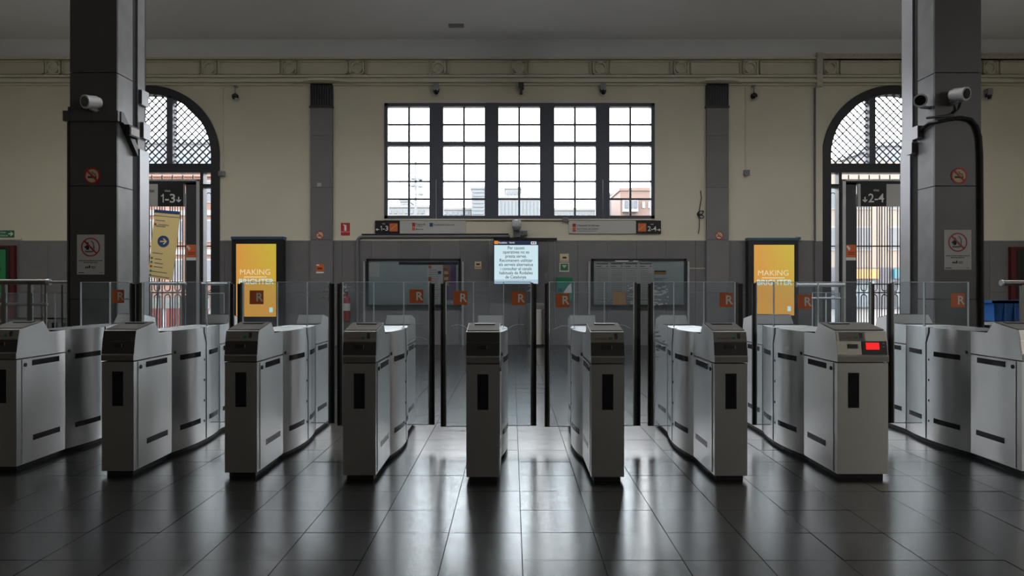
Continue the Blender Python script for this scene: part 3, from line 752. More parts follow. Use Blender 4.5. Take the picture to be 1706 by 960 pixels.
GL = [ # label, front depth, left px, kwargs
 ('stainless ticket gate cut off by the left edge of the photo', 5.07, -24, dict(rp=(218, 227), logos=[(1, 188, 208, 483, 505, 0)])),
 ('stainless ticket gate with unlabelled dark head, in front of the left doorway', 4.95, 170, dict(plate=False, lp=(228.5, 239), rp=(384, 390))),
 ('stainless ticket gate standing in front of the left amber screen', 4.91, 375, dict(lp=(397, 406), rp=(549, 558), logos=[(0, 417, 440, 484, 507, 0)])),
 ('stainless ticket gate standing in front of the left notice board', 4.84, 572, dict(lp=(563, 572), rp=(715.5, 724.5), logos=[(1, 683, 706, 482.5, 505, 0)])),
 ('middle stainless ticket gate with plain dark head, below the message screen', 4.795, 777.5, dict(plate=False, lp=(735, 743.7), rp=(885, 894), logos=[(0, 756, 779, 485, 508, 0), (1, 852.5, 875, 486, 508.5, 0)])),
 ('stainless ticket gate standing in front of the right notice board', 4.795, 985.5, dict(lp=(908, 915.5), rp=(1056, 1067), logos=[(0, 926.6, 949, 489, 512, 0), (1, 1022, 1043, 486, 508, 1)])),
 ('stainless ticket gate beside the wide gate, in front of the right pilaster', 4.826, 1191, dict(lp=(1080, 1088.6), rp=(1224, 1237), logos=[(1, 1199, 1221, 488, 512, 0)])),
 ('wide stainless ticket gate with glowing red display', 4.872, 1395.5, dict(W=.345, dark=False, display=True, lp=(1254, 1260), rp=(1449, 1456), logos=[(2, 1329, 1352, 491, 515, 0)])),
 ('stainless ticket gate cut off by the right edge of the photo', 4.95, 1703, dict(W=.345, plate=False, dark=False, lp=(1479, 1488), logos=[(2, 1584, 1607, 489, 512, 0)])),
]
gates = []
for lab, D, pl_, kw in GL: gates.append(gate(lab, D, X(pl_, D), **kw))
# white residue smeared on two glass leaves
def smear(gi, s_, px0, px1, py0, py1, n):
    t, lv = gates[gi]; par, ly = lv[s_]; d = t.location.y + ly; xc = t.location.x
    mb = MB()
    for i in range(n):
        u = random.random(); cx_ = X(px0 + (px1-px0)*u*u, d) - xc; cz_ = Z(random.uniform(py0, py1), d)
        w, h = random.uniform(.012, .05)*(1.25-u), random.uniform(.0015, .006)
        pts = [(cx_ + w*cos(2*pi*k/7)*random.uniform(.5, 1.2), cz_ + h*sin(2*pi*k/7)*random.uniform(.5, 1.3)) for k in range(7)]
        mb.py(pts, ly-.0068 - i*.00002, ly-.0055)
    mb.build('residue', M_gwhite, par)
smear(6, 0, 1089, 1114, 474, 508, 46); smear(6, 0, 1089, 1112, 536, 600, 26); smear(5, 1, 1056, 1046, 474, 512, 14)
smear(2, 1, 549, 536, 482, 502, 26); smear(3, 0, 572, 584, 474, 496, 10); smear(4, 1, 885, 882, 474, 486, 6)
# long arc scratches on the leaves
for gi, s_, pts in ((4, 1, [(848, 547), (856, 542), (864, 540.5), (874, 541)]), (4, 0, [(781, 549), (773, 543), (764, 541), (752, 543)]), (3, 1, [(684, 541), (692, 539.5), (703, 540), (713, 544)]),
                   (3, 1, [(682, 567), (692, 562), (702, 562), (713, 566)]), (5, 0, [(954, 547), (946, 543), (936, 543), (922, 549)]), (5, 1, [(1030, 541), (1040, 542), (1050, 547)]), (6, 0, [(1094, 545), (1104, 540), (1116, 541)])):
    t, lv = gates[gi]; par, ly = lv[s_]; d = t.location.y + ly; xc = t.location.x
    MB().tube([(X(a, d)-xc, ly-.006, Z(b, d)) for a, b in pts], .0022, 4).build('scratch', M_gwhite, par)

# ------------------------------------------------------------------ railings, counters, tub
def railing(label, d, px0, px1, zr, r, posts, glassz, endcap=None, mid=None, panes=None):
    t = thing('handrail', label, 'railing', ((X(px0, d)+X(px1, d))/2, d, 0))
    MB().tube([(X(px0, d), d, zr), (X(px1, d), d, zr)], r, 14).build('top_rail', M_alu if d > 10 else M_rail, t, True)
    for p in posts: B(X(p, d)-.022, X(p, d)+.022, d-.022, d+.022, 0, zr).build('post', M_rail, t)
    if mid: MB().tube([(X(px0, d), d, mid), (X(px1, d), d, mid)], .018, 10).build('mid_rail', M_alu, t, True)
    for a, b in (panes or []):
        B(X(a, d), X(b, d), d-.004, d+.004, .10, glassz).build('glass_pane', M_gleaf, t)
        for q in (a, b): B(X(q, d)-.004, X(q, d)+.004, d-.005, d+.005, .10, glassz).build('pane_edge', M_gedge, t)
        B(X(a, d), X(b, d), d-.004, d+.004, glassz, glassz+.005).build('pane_edge', M_gedge, t)
    if endcap:
        s_ = 1 if endcap > px0 and endcap >= px1 else -1
        MB().tube([(X(endcap, d)-.01, d, zr), (X(endcap, d)+.03*s_, d, zr)], r*1.15, 14).build('end_cap', M_alu, t, True)
    return t
t = railing('thick steel handrail with glass panes running from the left edge to the left column', 8.35, -40, 80, Z(470, 8.35), .032, (51, 8, -30), Z(489, 8.35), endcap=80, mid=Z(507, 8.35), panes=((-30, 5), (11, 47), (55, 78), (92, 112)))
MB().tube([(X(80, 8.35), 8.35, Z(470, 8.35)), (LX0, 8.35, Z(470, 8.35))], .014, 8).build('link_rod', M_alu, t)
for p in (70, 76, 104): MB().tube([(X(p, 8.35), 8.35, .0), (X(p, 8.35), 8.35, Z(474, 8.35))], .009, 6).build('baluster', M_post, t)
t = railing('thick steel handrail at the right edge beside the blue tub', 8.35, 1672, 1760, Z(471.5, 8.35), .032, (1704, 1740), Z(489, 8.35), endcap=1672, panes=((1708, 1738),))
t = railing('bright steel handrail with glass pane before the right doorway', 12.0, 1330, 1407, Z(475, 12), .034, (1403,), Z(488, 12), endcap=1330, mid=Z(497, 12), panes=((1354, 1376), (1377, 1399)))
t = railing('steel handrail before the left doorway', 12.0, 243, 311, Z(472.5, 12), .03, (248, 306), Z(486, 12), panes=((252, 303),))
t = railing('dark handrail with glass pane left of the left amber screen', 12.0, 337, 380, Z(473, 12), .025, (340, 378), Z(489, 12), panes=((344, 374),))
# low counter ledges by both columns
for lab, a, b, dd in (('low metal ledge with square cut-outs beside the left column', -40, 112, 8.75), ('low metal ledge carrying the blue tub beside the right column', 1640, 1760, 8.75)):
    t = thing('ledge', lab, 'ledge', (X((a+b)/2, dd), dd, 0))
    zt = Z(532, dd) if a < 0 else Z(534.5, 9.0); B(X(a, dd), X(b, dd), dd, dd+.42, zt-.04, zt).build('ledge_top', M_steel, t)
    q = a + 6
    while q < b: 
        B(X(q, dd), X(q+5, dd), dd+.02, dd+.08, zt-.16, zt-.04).build('bracket', M_black, t); q += 17
    B(X(a, dd), X(b, dd), dd+.02, dd+.06, zt-.20, zt-.16).build('lower_bar', M_steel, t)
    for q in (a+8, b-6): B(X(q, dd)-.03, X(q, dd)+.03, dd+.1, dd+.16, 0, zt-.20).build('leg', M_black, t)
zt = Z(534.5, 9.0); bx0, bx1 = X(1640, 8.95), X(1712, 8.95); dd = 8.80
t = thing('blue_tub', 'blue plastic tub standing on the ledge at the right edge', 'tub', ((bx0+bx1)/2, dd+.16, zt))
zt2 = Z(501, dd)
MB().add([(bx0+.05,dd+.03,zt),(bx1-.05,dd+.03,zt),(bx1-.05,dd+.30,zt),(bx0+.05,dd+.30,zt),(bx0+.02,dd,zt2),(bx1-.02,dd,zt2),(bx1-.02,dd+.33,zt2),(bx0+.02,dd+.33,zt2)],
         [(0,3,2,1),(0,1,5,4),(1,2,6,5),(2,3,7,6),(3,0,4,7)]).build('tub_body', M_blue, t)
rim(MB(), bx0, bx1, zt2-.03, zt2, .03, dd-.02, dd).box(bx0, bx0+.03, dd-.02, dd+.35, zt2-.03, zt2).box(bx1-.03, bx1, dd-.02, dd+.35, zt2-.03, zt2).box(bx0, bx1, dd+.33, dd+.35, zt2-.03, zt2).build('tub_rim', M_blue, t)
for q in (.30, .52, .74): B(bx0+(bx1-bx0)*q-.012, bx0+(bx1-bx0)*q+.012, dd-.004, dd+.03, zt+.01, zt2-.03).build('tub_rib', M_blue, t)

# ------------------------------------------------------------------ things on the window wall
WY = RYB - .022
def ad_screen(a, b, la, lb, lt, lbm, top, bot, label):
    t = thing('advertising_screen', label, 'screen', (X((a+b)/2), WY, 0)); y0 = WY - .20
    B(X(a), X(b), y0, WY, 0, Z(top+5)).build('housing', M_black, t)
    B(X(a)-.01, X(b)+.02, y0-.02, WY, Z(top+4.5), Z(top)).build('top_cap', mat_bluecap, t)
    B(X(la), X(lb), y0-.006, y0, Z(lbm), Z(lt)).build('lit_panel', M_scr_y, t)
    xm = X((la+lb)/2) - .02; yy = y0 - .009; sc = (X(lb)-X(la))/.88
    text('MAKING', .17*sc, (xm, yy, Z(lt+50.5)), M_scr_k, t, bold=0, sx=1.05)
    B(xm-.25*sc, xm+.25*sc, yy, y0-.006, Z(lt+55.2), Z(lt+53.6)).build('blurred_line', M_scr_k, t)
    text('BRIGHTER', .165*sc, (xm+.02, yy-.002, Z(lt+66)), M_scr_c, t, bold=.012, sx=1.02)
    B(X(lb-11), X(lb-5.5), yy, y0-.006, Z(lbm-7), Z(lbm-15)).build('corner_logo', M_scr_c, t)
mat_bluecap = mat('blue_grey_cap', (0.03, 0.085, 0.13), 0.4)
ad_screen(393, 477, 400.5, 466, 407.5, 527, 395.5, 545, 'tall amber advertising screen left of the left pilaster')
ad_screen(1242, 1324, 1251, 1317, 409, 525, 397.5, 545, 'tall amber advertising screen right of the right pilaster')

# hanging message screen
y0 = 15.55; d = y0
t = thing('message_screen', 'lit message screen with Catalan text above the middle gate', 'screen', (X(860, d), y0, Z(473, d)))
B(X(822.5, d), X(898, d), y0, y0+.09, Z(474, d), Z(401, d)).build('housing', M_blackp, t)
B(X(824, d), X(897, d), y0-.004, y0, Z(473, d), Z(408.6, d)).build('lit_panel', M_scr_w, t)
B(X(824, d), X(897, d), y0-.005, y0, Z(473, d), Z(466, d)).build('lit_footer', M_scr_g, t)
B(X(824, d), X(897, d), y0-.004, y0, Z(408.6, d), Z(401.5, d)).build('lit_header', M_scr_n, t)
B(X(824, d), X(830.5, d), y0-.007, y0-.004, Z(406.6, d), Z(401.5, d)).build('orange_logo', M_scr_o, t)
B(X(885, d), X(894, d), y0-.007, y0-.004, Z(407.2, d), Z(402.8, d)).build('clock_box', M_scr_t, t)
text('Rodalies', .055, (X(831, d), y0-.006, Z(405.8, d)), M_scr_t, t, 'LEFT', .012)
text('Renfe', .05, (X(849, d), y0-.006, Z(405.6, d)), M_scr_t, t, 'LEFT', .01)
MB().box(X(886.5, d), X(889, d), y0-.0085, y0-.007, Z(406, d), Z(404, d)).box(X(890, d), X(892.5, d), y0-.0085, y0-.007, Z(406, d), Z(404, d)).build('clock_digits', M_dot, t)
for i, s_ in enumerate(('Per causes', 'operatives no es', 'presta servei.', 'Recomanem utilitzar', 'els serveis alternatius', 'i consultar el canals', 'habituals de Rodalies', 'de Catalunya.')):
    text(s_, .098, (X(860.2, d), y0-.006, Z(415.6 + 6.93*i, d)), M_dot, t, bold=.006, sx=.88)
for s_ in (-1, 1): B(X(860, d)+s_*.25-.02, X(860, d)+s_*.25+.02, y0+.09, RYB, Z(425, d), Z(420, d)).build('bracket', M_black, t)
B(X(823), X(928), WY-.05, RYB, Z(400.5), Z(396.8)).build('wall_rail', M_black, t)

# notice boards
def board(a, b, label, right):
    t = thing('notice_board', label, 'notice board', (X((a+b)/2), WY, Z(510))); y0 = WY - .09
    x0, x1, z0, z1 = X(a), X(b), Z(511), Z(431.5)
    rim(MB(), x0, x1, z0, z1, .045, y0, WY).build('board_frame', M_black, t)
    B(x0+.04, x1-.04, y0+.03, WY, z0+.04, z1-.04).build('board_back', M_cork, t)
    for q in ((x0-.075, x0-.03), (x1+.03, x1+.075)): B(q[0], q[1], y0+.02, WY, 0, z1-.06).build('board_post', M_galv, t)
    yy = y0 + .03
    def sh(nm, m, p0, p1, q0, q1, k=1): return B(X(p0), X(p1), yy-.004*k, yy-.004*(k-1), Z(q1), Z(q0)).build(nm, m, t)
    if not right:
        sh('sheet', M_paper, 616.5, 634, 437, 461); sh('header_strip', M_ink, 666, 764, 437, 441.5); sh('header_strip_end', M_navy, 742, 757, 437, 441, 2)
        sh('sheet', M_cork, 667, 712, 443, 505); s2 = sh('sheet', M_paper, 713, 738.5, 442, 506)
        sh('red_mark', M_orange, 715, 720, 443, 447.5, 2); sh('red_mark', M_orange, 715, 720, 462, 468, 2); sh('code_square', M_navy, 731, 736, 452, 456.5, 2)
        pr = MB()
        for i in range(14):
            z = 450 + i*3.6
            pr.box(X(716), X(random.uniform(724, 736)), yy-.006, yy-.004, Z(z+.7), Z(z))
        pr.build('print_lines', M_inkgrey, t)
        sh('photo_sheet', M_brown, 739.5, 750, 442, 475); sh('photo_sheet', M_purple, 750.5, 761, 442, 500); sh('photo_sheet', M_purple, 739.5, 750, 476, 500)
        for q in (452, 462, 471): sh('photo_frame', M_orangep, 741, 748, q, q+5, 2)
    else:
        for i in range(4):
            p0 = 992 + i*24
            sh('timetable_sheet', M_paper, p0, p0+22.5, 438.5, 503); sh('title_strip', M_ink, p0+1, p0+21, 439, 440.6, 2); sh('code_square', M_inkgrey, p0+18, p0+20.5, 443, 445, 2)
            pr = MB(); pr.box(X(p0+1), X(p0+10), yy-.006, yy-.004, Z(445), Z(443.4)); pr.box(X(p0+1), X(p0+22), yy-.006, yy-.004, Z(448), Z(447.3))
            for j in range(17): pr.box(X(p0+2), X(p0+20.5), yy-.006, yy-.004, Z(451.6+j*2.8), Z(451+j*2.8))
            pr.box(X(p0+1), X(p0+21), yy-.007, yy-.004, Z(500.5), Z(499.2))
            pr.build('print_lines', M_inkgrey, t)
        sh('small_sheet', M_paper, 1080, 1088, 447, 456, 3); sh('amber_notice', mat_amber, 1089, 1109, 451, 457.5); sh('amber_title', M_ink, 1090, 1108, 451.3, 453.2, 2)
        pr = MB()
        for j in range(6): pr.box(X(1089), X(random.uniform(1100, 1110)), yy-.005, yy, Z(464.7+j*2.6), Z(464+j*2.6))
        pr.build('print_lines', M_navy, t)
        lt = MB().box(X(1024), X(1046), y0-.012, y0, Z(436.4), Z(434.6)).box(X(1054), X(1062), y0-.012, y0, Z(436.4), Z(434.8)).build('frame_clip', M_white, t)
    B(x0+.045, x1-.045, y0+.006, y0+.010, z0+.045, z1-.045).build('cover_glass', M_gwin, t)
mat_amber = mat('amber_notice_paper', (0.42, 0.24, 0.06), 0.6)
board(612.5, 768, 'glazed notice board with photo sheets, left of the message screen', False)
board(985.5, 1142, 'glazed notice board with four timetable sheets, right of the message screen', True)

# direction signs under the window
def dsign(a, b, ka, kb, num, label, k):
    y0 = RYB - .05; t = thing('direction_sign', label, 'sign', (X((a+b)/2), RYB, Z(390)))
    B(X(a), X(b), y0+.01, RYB, Z(389.5), Z(368)).build('sign_board', M_greyp, t)
    B(X(ka), X(kb), y0, RYB, Z(389.5), Z(368)).build('black_field', M_black, t)
    yy = y0 - .002
    if k == 0:
        o0, o1 = 650, 663.5; one(X(636), Z(384.6), .107, yy-.002, M_white, t); text('-3', .15, (X(638.5), yy-.002, Z(384.6)), M_white, t, 'LEFT', bold=.016, sx=1.1); text('vies', .045, (X(640.5), yy-.002, Z(374.2)), M_white, t); ax, s_ = X(630.5), -1; az = Z(382.8)
    else:
        o0, o1 = 1063, 1076.5; text('2-4', .15, (X(1086), yy-.002, Z(385.2)), M_white, t, bold=.012); text('vies', .045, (X(1086), yy-.002, Z(375)), M_white, t); ax, s_ = X(1097), 1; az = Z(383.4)
    B(X(o0), X(o1), yy, y0, Z(386), Z(372.5)).build('orange_square', M_orange, t)
    MB().py([(X(o0+2), Z(383.5)), (X(o1-2), Z(376)), (X(o1-2), Z(375)), (X(o0+2), Z(382.5))], yy-.002, yy).build('white_slash', M_orangep, t)
    MB().py([(ax-s_*.035, az+.007), (ax-s_*.035, az-.007), (ax+s_*.005, az-.007), (ax+s_*.005, az-.03), (ax+s_*.045, az), (ax+s_*.005, az+.03), (ax+s_*.005, az+.007)], yy-.002, yy).build('arrow', M_white, t)
    y2 = y0 + .01
    if k == 0:
        for q0, q1, r0, r1, m in ((687.5, 692.5, 371.5, 378, M_red), (687.5, 692.5, 379, 384.5, M_orange), (716.5, 722, 371.8, 378, M_navy)): B(X(q0), X(q1), y2-.003, y2, Z(r1), Z(r0)).build('line_badge', m, t)
        text('Puigcerdà', .055, (X(693.5), y2-.002, Z(375.5)), M_ink, t, 'LEFT', .01); text('Manresa', .05, (X(693.5), y2-.002, Z(383.5)), M_ink, t, 'LEFT', .01); B(X(693.5), X(705), y2-.002, y2, Z(378), Z(377.2)).build('small_print', M_inkgrey, t)
        text('Cerdanyola Universitat', .05, (X(723), y2-.002, Z(376)), M_ink, t, 'LEFT', .01)
    else:
        for q0, q1, r0, r1, m in ((954, 959.5, 373, 378.5, M_red), (954, 959.5, 379.5, 383.5, M_orange), (954, 959.5, 383.8, 386.2, M_red)): B(X(q0), X(q1), y2-.003, y2, Z(r1), Z(r0)).build('line_badge', m, t)
        text("L'Hospitalet de Llobregat", .052, (X(961), y2-.002, Z(377.2)), M_ink, t, 'LEFT', .01, .95); text('Sant Vicenç de Calders', .052, (X(961), y2-.002, Z(382.8)), M_ink, t, 'LEFT', .01); B(X(961), X(994), y2-.002, y2, Z(385.8), Z(384.8)).build('small_print', M_inkgrey, t)
dsign(626, 776, 626, 667, '1-3', 'long direction sign with black 1-3 field under the left of the window', 0)
dsign(948, 1101, 1059.5, 1101, '2-4', 'long direction sign with black 2-4 field under the right of the window', 1)

# pipe, cable runs, dome camera
yp = RYB - .06
pts = [(X(597), yp, Z(560)), (X(597), yp, Z(404)), (X(598), yp, Z(399)), (X(601), yp, Z(396)), (X(606), yp, Z(394.8)), (X(850), yp, Z(394.2))]
tag(MB().tube(pts, .034, 10).build('conduit_pipe', M_conduit, smooth=True), 'grey conduit pipe bending down beside the left notice board', 'pipe')
tag(MB().tube([(X(604), yp-.0, Z(391.2)), (X(848), yp, Z(390.6))], .016, 8).build('conduit_pipe', M_blackp, smooth=True), 'thin dark conduit running above the grey pipe', 'pipe')
tag(MB().tube([(X(714), RYB-.03, Z(366.5)), (X(1004.5), RYB-.03, Z(366.5)), (X(1004.5), RYB-.04, Z(300))], .013, 6).build('cable_run', M_galv), 'thin pale cable run along the window sill and up the last mullion', 'cable')
tag(MB().tube([(X(727.5), RYB-.045, Z(366)), (X(727.5), RYB-.045, Z(300))], .009, 6).build('cable_run', M_galv), 'thin pale cable climbing the first window mullion', 'cable')
tag(MB().tube([(X(1242), RYB-.012, Z(286)), (X(1242), RYB-.012, Z(145))], .012, 6).build('cable_run', M_cream), 'cream cable conduit on the wall right of the right pilaster', 'cable')
tag(MB().tube([(X(372.5), RYB-.012, Z(288)), (X(372.5), RYB-.012, Z(147))], .014, 6).build('cable_run', M_cream), 'cream cable conduit on the wall beside the left arch', 'cable')
tag(MB().tube([(X(925), WY-.01, Z(402)), (X(925), WY-.01, Z(540))], .010, 6).build('cable_run', M_galv), 'pale vertical cable on the stone dado right of the message screen', 'cable')
for lab, p0, p1, q0, q1, m in (('small dark junction box at the foot of the right wall conduit', 1239, 1248, 284, 293, M_camg), ('small dark junction box at the foot of the left wall conduit', 367, 376, 286, 294.5, M_camg),
                               ('cream junction box at the right end of the pipe', 868, 879.5, 384.5, 392, M_galv), ('grey socket box under the dome camera', 855, 867, 383.5, 395.5, M_galv),
                               ('small white box beside the right amber screen', 1326, 1333, 394.5, 401, M_paper), ('grey socket box under the fourth window light', 937.5, 947, 363, 369.5, M_camg), ('small pale plate high on the left pilaster', 530.5, 537.5, 305.5, 311.5, M_galv)):
    yb_ = RYB - (.075 if 'pilaster' in lab and 'plate' in lab else 0.0)
    t = thing('junction_box', lab, 'junction box', (X((p0+p1)/2), yb_, Z(q1)))
    B(X(p0), X(p1), yb_-.09 if 'plate' not in lab else yb_-.008, yb_, Z(q1), Z(q0)).build('box_body', m, t)
    if 'plate' not in lab: B(X(p0)+.012, X(p1)-.012, yb_-.096, yb_-.09, Z(q1)+.012, Z(q0)-.012).build('box_lid', M_conduit, t)
t = thing('dome_camera', 'white dome camera above the message screen', 'camera', (X(861), RYB, Z(375)))
MB().lathe([(.02, .13), (.09, .11), (.115, .06), (.11, .0), (.085, -.05), (.04, -.085), (.005, -.09)], (X(861), RYB-.16, Z(377))).build('dome_housing', M_camw, t, True)
MB().lathe([(.095, .0), (.085, -.05), (.05, -.085), (.005, -.1)], (X(861), RYB-.175, Z(379))).build('dome_bubble', M_camg, t, True)
B(X(858), X(864), RYB-.1, RYB, Z(372), Z(369)).build('mount', M_camg, t)
# ceiling-line cameras
def drop_cam(p, q, label, kind):
    x = X(p); t = thing('dome_camera', label, 'camera', (x, RYB, Z(q+8)))
    if kind == 0:
        B(x-.055, x+.055, RYB-.16, RYB, Z(q+3), Z(q-8)).build('mount', M_camg, t)
        MB().lathe([(.07, .05), (.072, .0), (.055, -.05), (.01, -.075)], (x, RYB-.09, Z(q+4))).build('bubble', M_lens, t, True)
        MB().ring(x, Z(q+8), .05, .062, RYB-.12, RYB-.08, 16).build('rim', M_camw, t)
    elif kind == 1:
        B(x-.06, x+.06, RYB-.16, RYB, Z(q), Z(q-10)).build('mount', M_black, t); B(x-.03, x+.03, RYB-.22, RYB-.05, Z(q+9), Z(q)).build('lens_tube', M_black, t)
        B(x-.05, x-.03, RYB-.2, RYB-.05, Z(q+9), Z(q+1)).build('side_fin', M_camw, t)
    else:
        MB().tube([(x, RYB-.09, Z(q-17)), (x, RYB-.09, Z(q-3))], .014, 6).build('drop_rod', M_camg, t); B(x-.03, x+.03, RYB-.12, RYB, Z(q-17)-.01, Z(q-17)+.02).build('mount', M_camg, t)
        MB().lathe([(.02, .075), (.068, .04), (.075, -.01), (.05, -.06), (.01, -.075)], (x, RYB-.09, Z(q))).build('bubble', M_lens, t, True)
        MB().lathe([(.04, -.03), (.072, -.04), (.05, -.07), (.01, -.085)], (x+.02, RYB-.08, Z(q))).build('collar', M_camw, t, True)
drop_cam(728, 150, 'small camera above the gap between first and second window lights', 0); drop_cam(868.5, 150, 'small black camera above the middle window light', 1); drop_cam(1004.5, 150, 'small camera above the gap before the last window light', 0)
drop_cam(395, 163, 'black dome camera on a rod beside the left arch', 2); drop_cam(1254.5, 162, 'black dome camera on a rod right of the right pilaster', 2); drop_cam(1643, 158, 'camera under the cornice right of the right column', 0)

# peeling duct by the right arch
t = thing('cable_duct', 'peeling cream cable duct beside the right arched doorway', 'cable duct', (X(1361), RYB, 0))
B(X(1357), X(1366.5), RYB-.16, RYB, Z(147), Z(91)).build('duct_elbow', M_duct, t); B(X(1366.5), X(1720), RYB-.15, RYB-.02, Z(101), Z(93)).build('duct_top', M_duct, t)
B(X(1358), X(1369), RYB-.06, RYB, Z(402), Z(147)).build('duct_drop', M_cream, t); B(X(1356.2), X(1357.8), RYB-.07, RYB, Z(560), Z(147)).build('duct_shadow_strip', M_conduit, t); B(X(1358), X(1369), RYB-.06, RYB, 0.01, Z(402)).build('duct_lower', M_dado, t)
# dangling cable bundle
t = thing('cable_bundle', 'tangled black cable hanging beside the right pilaster', 'cable', (X(1170), RYB, Z(345)))
MB().tube([(X(1167), RYB-.03, Z(318)), (X(1168.5), RYB-.03, Z(330)), (X(1165), RYB-.03, Z(352)), (X(1165), RYB-.04, Z(378)), (X(1163.5), RYB-.03, Z(390))], .010, 5).build('loose_lead', M_black, t)
MB().tube([(X(1166.5)+.07*cos(i*.7)*(1+.2*sin(i)), RYB-.05-.01*sin(i*1.9), Z(358)+.045*sin(i*.7)+.05*cos(i*.35)) for i in range(26)], .011, 5).build('coil', M_black, t)

# fire signs, stickers, extinguisher, defibrillator cabinet, bin
def plate(name, label, cat, a, b, q0, q1, m, y=None, extras=()):
    y = WY if y is None else y
    t = thing(name, label, cat, (X((a+b)/2), y, Z(q1))); B(X(a), X(b), y-.006, y, Z(q1), Z(q0)).build('plate', m, t)
    for nm, m2, p0, p1, r0, r1 in extras: B(X(p0), X(p1), y-.009, y-.006, Z(r1), Z(r0)).build(nm, m2, t)
    return t
plate('fire_sign', 'red fire extinguisher sign beside the left pilaster', 'sign', 568.5, 583.5, 371.5, 392.5, M_red, RYB, (('white_border', M_greyp, 568.5, 583.5, 386, 386.9), ('extinguisher_symbol', M_white, 574.2, 577.8, 374.8, 384.5), ('nozzle_symbol', M_white, 572.5, 574.2, 374, 376)))
plate('sticker', 'orange sticker on the left pilaster', 'sticker', 529, 541.5, 440, 452, M_orange, RYB-.075, (('foot', M_white, 529, 541.5, 453, 455.5), ('print', M_redp, 531, 539, 446, 449), ('hand', M_white, 529.5, 534, 441, 443)))
plate('sticker', 'small cream camera notice left of the message screen', 'sticker', 791.5, 802.5, 436, 448, M_cream2, None, (('print', M_ink, 794, 800, 439, 442), ('line', M_orange, 792, 802, 444.5, 446.2)))
plate('sign', 'cream camera notice above the green defibrillator sign', 'sign', 933, 948, 423, 436.5, M_cream2, None, (('camera_symbol', M_ink, 937.5, 944, 428, 431), ('line', M_inkgrey, 934.5, 946.5, 433.8, 434.6)))
t = plate('sign', 'green defibrillator sign on the stone dado', 'sign', 932.5, 948.5, 438, 453, M_paper, None, (('green_field', M_green, 934, 947, 439.5, 451),))
MB().py([(X(940.5), Z(447)), (X(936.8), Z(442.8)), (X(938.5), Z(441)), (X(940.5), Z(442.3)), (X(942.5), Z(441)), (X(944.2), Z(442.8))], WY-.012, WY-.009).build('heart', M_greyp, t)
plate('sign', 'small cream label on the dado right of the right notice board', 'sign', 1147, 1175, 446.6, 447.8, M_cream2)
t = thing('defibrillator_cabinet', 'green wall cabinet for a defibrillator under its sign', 'cabinet', (X(940), WY, Z(500)))
B(X(927), X(953.5), WY-.16, WY, Z(500), Z(462)).build('cabinet_body', M_teal, t); B(X(927.5), X(953), WY-.168, WY-.16, Z(468), Z(462.5)).build('cabinet_lid', M_green, t)
MB().py([(X(938), Z(488)), (X(952), Z(488)), (X(951), Z(472)), (X(946), Z(476)), (X(942), Z(482))], WY-.168, WY-.16).build('torn_poster', M_paper, t); B(X(929.5), X(936), WY-.168, WY-.16, Z(487), Z(480.5)).build('logo', M_navy, t)
t = thing('fire_extinguisher', 'dark red fire extinguisher on the wall left of the left notice board', 'fire extinguisher', (X(580), RYB-.14, Z(536)))
MB().lathe([(.07, 0), (.085, .02), (.085, .50), (.06, .56), (.03, .585), (.03, .62)], (X(580), RYB-.14, Z(536))).build('cylinder', M_redp, t, True)
MB().box(X(580)-.05, X(580)+.03, RYB-.17, RYB-.11, Z(536)+.62, Z(536)+.66).build('valve', M_black, t); MB().tube([(X(580)-.05, RYB-.15, Z(536)+.64), (X(580)-.13, RYB-.16, Z(536)+.5), (X(580)-.11, RYB-.16, Z(536)+.2)], .014, 6).build('hose', M_black, t)
MB().lathe([(.086, 0), (.086, .16)], (X(580), RYB-.14, Z(536)+.25)).build('label_band', M_greyp, t, True); B(X(580)-.03, X(580)+.03, RYB-.06, RYB, Z(536)+.4, Z(536)+.5).build('hook', M_black, t)
t = thing('litter_bin', 'tall cylindrical steel litter bin against the wall behind the middle gate', 'bin', (X(892), 15.7, 0))
bz = Z(508, 15.7); MB().lathe([(.20, 0), (.20, .06), (.19, .06), (.19, bz-.12), (.20, bz-.12), (.20, bz-.09)], (X(892), 15.7, 0), 28).build('bin_body', M_steel, t, True)
MB().lathe([(.205, 0), (.205, .09), (.15, .13), (.02, .13)], (X(892), 15.7, bz-.09), 28).build('bin_lid', M_conduit, t, True); MB().lathe([(.197, 0), (.203, .0), (.203, .05), (.197, .05)], (X(892), 15.7, .0), 28).build('bin_foot', M_black, t, True)

# left and right edge: exit sign, red framed cabinets
t = plate('exit_sign', 'green emergency exit sign at the left edge', 'sign', -16, 24.5, 384, 396, M_green, RYB)
ax, az = X(18.5), Z(389.8)
MB().py([(ax-.05, az+.012), (ax+.015, az+.012), (ax-.01, az+.04), (ax+.015, az+.045), (ax+.06, az), (ax+.015, az-.045), (ax-.01, az-.04), (ax+.015, az-.012), (ax-.05, az-.012)], RYB-.010, RYB-.006).build('arrow', M_white, t)
text('SORTIDA', .055, (X(2), RYB-.008, Z(389)), M_white, t); text("D'EMERGÈNCIA", .05, (X(1), RYB-.008, Z(394)), M_white, t)
B(X(-16), X(37), RYB-.03, RYB, Z(399.5), Z(397)).build('ledge', M_trim, t)
def redcab(a, b, top, scr, m, label):
    t = thing('vending_machine', label, 'vending machine', (X((a+b)/2), WY-.05, 0)); y0 = WY - .10
    B(X(a), X(b), y0, WY, 0, Z(top)).build('machine_body', M_redd, t); B(X(scr[0]), X(scr[1]), y0-.012, y0, Z(scr[3]), Z(scr[2])).build('bezel', M_black, t)
    B(X(scr[0])+.08, X(scr[1])-.08, y0-.016, y0-.012, Z(scr[3])+.08, Z(scr[2])-.06).build('front_screen', m, t)
    return t, y0
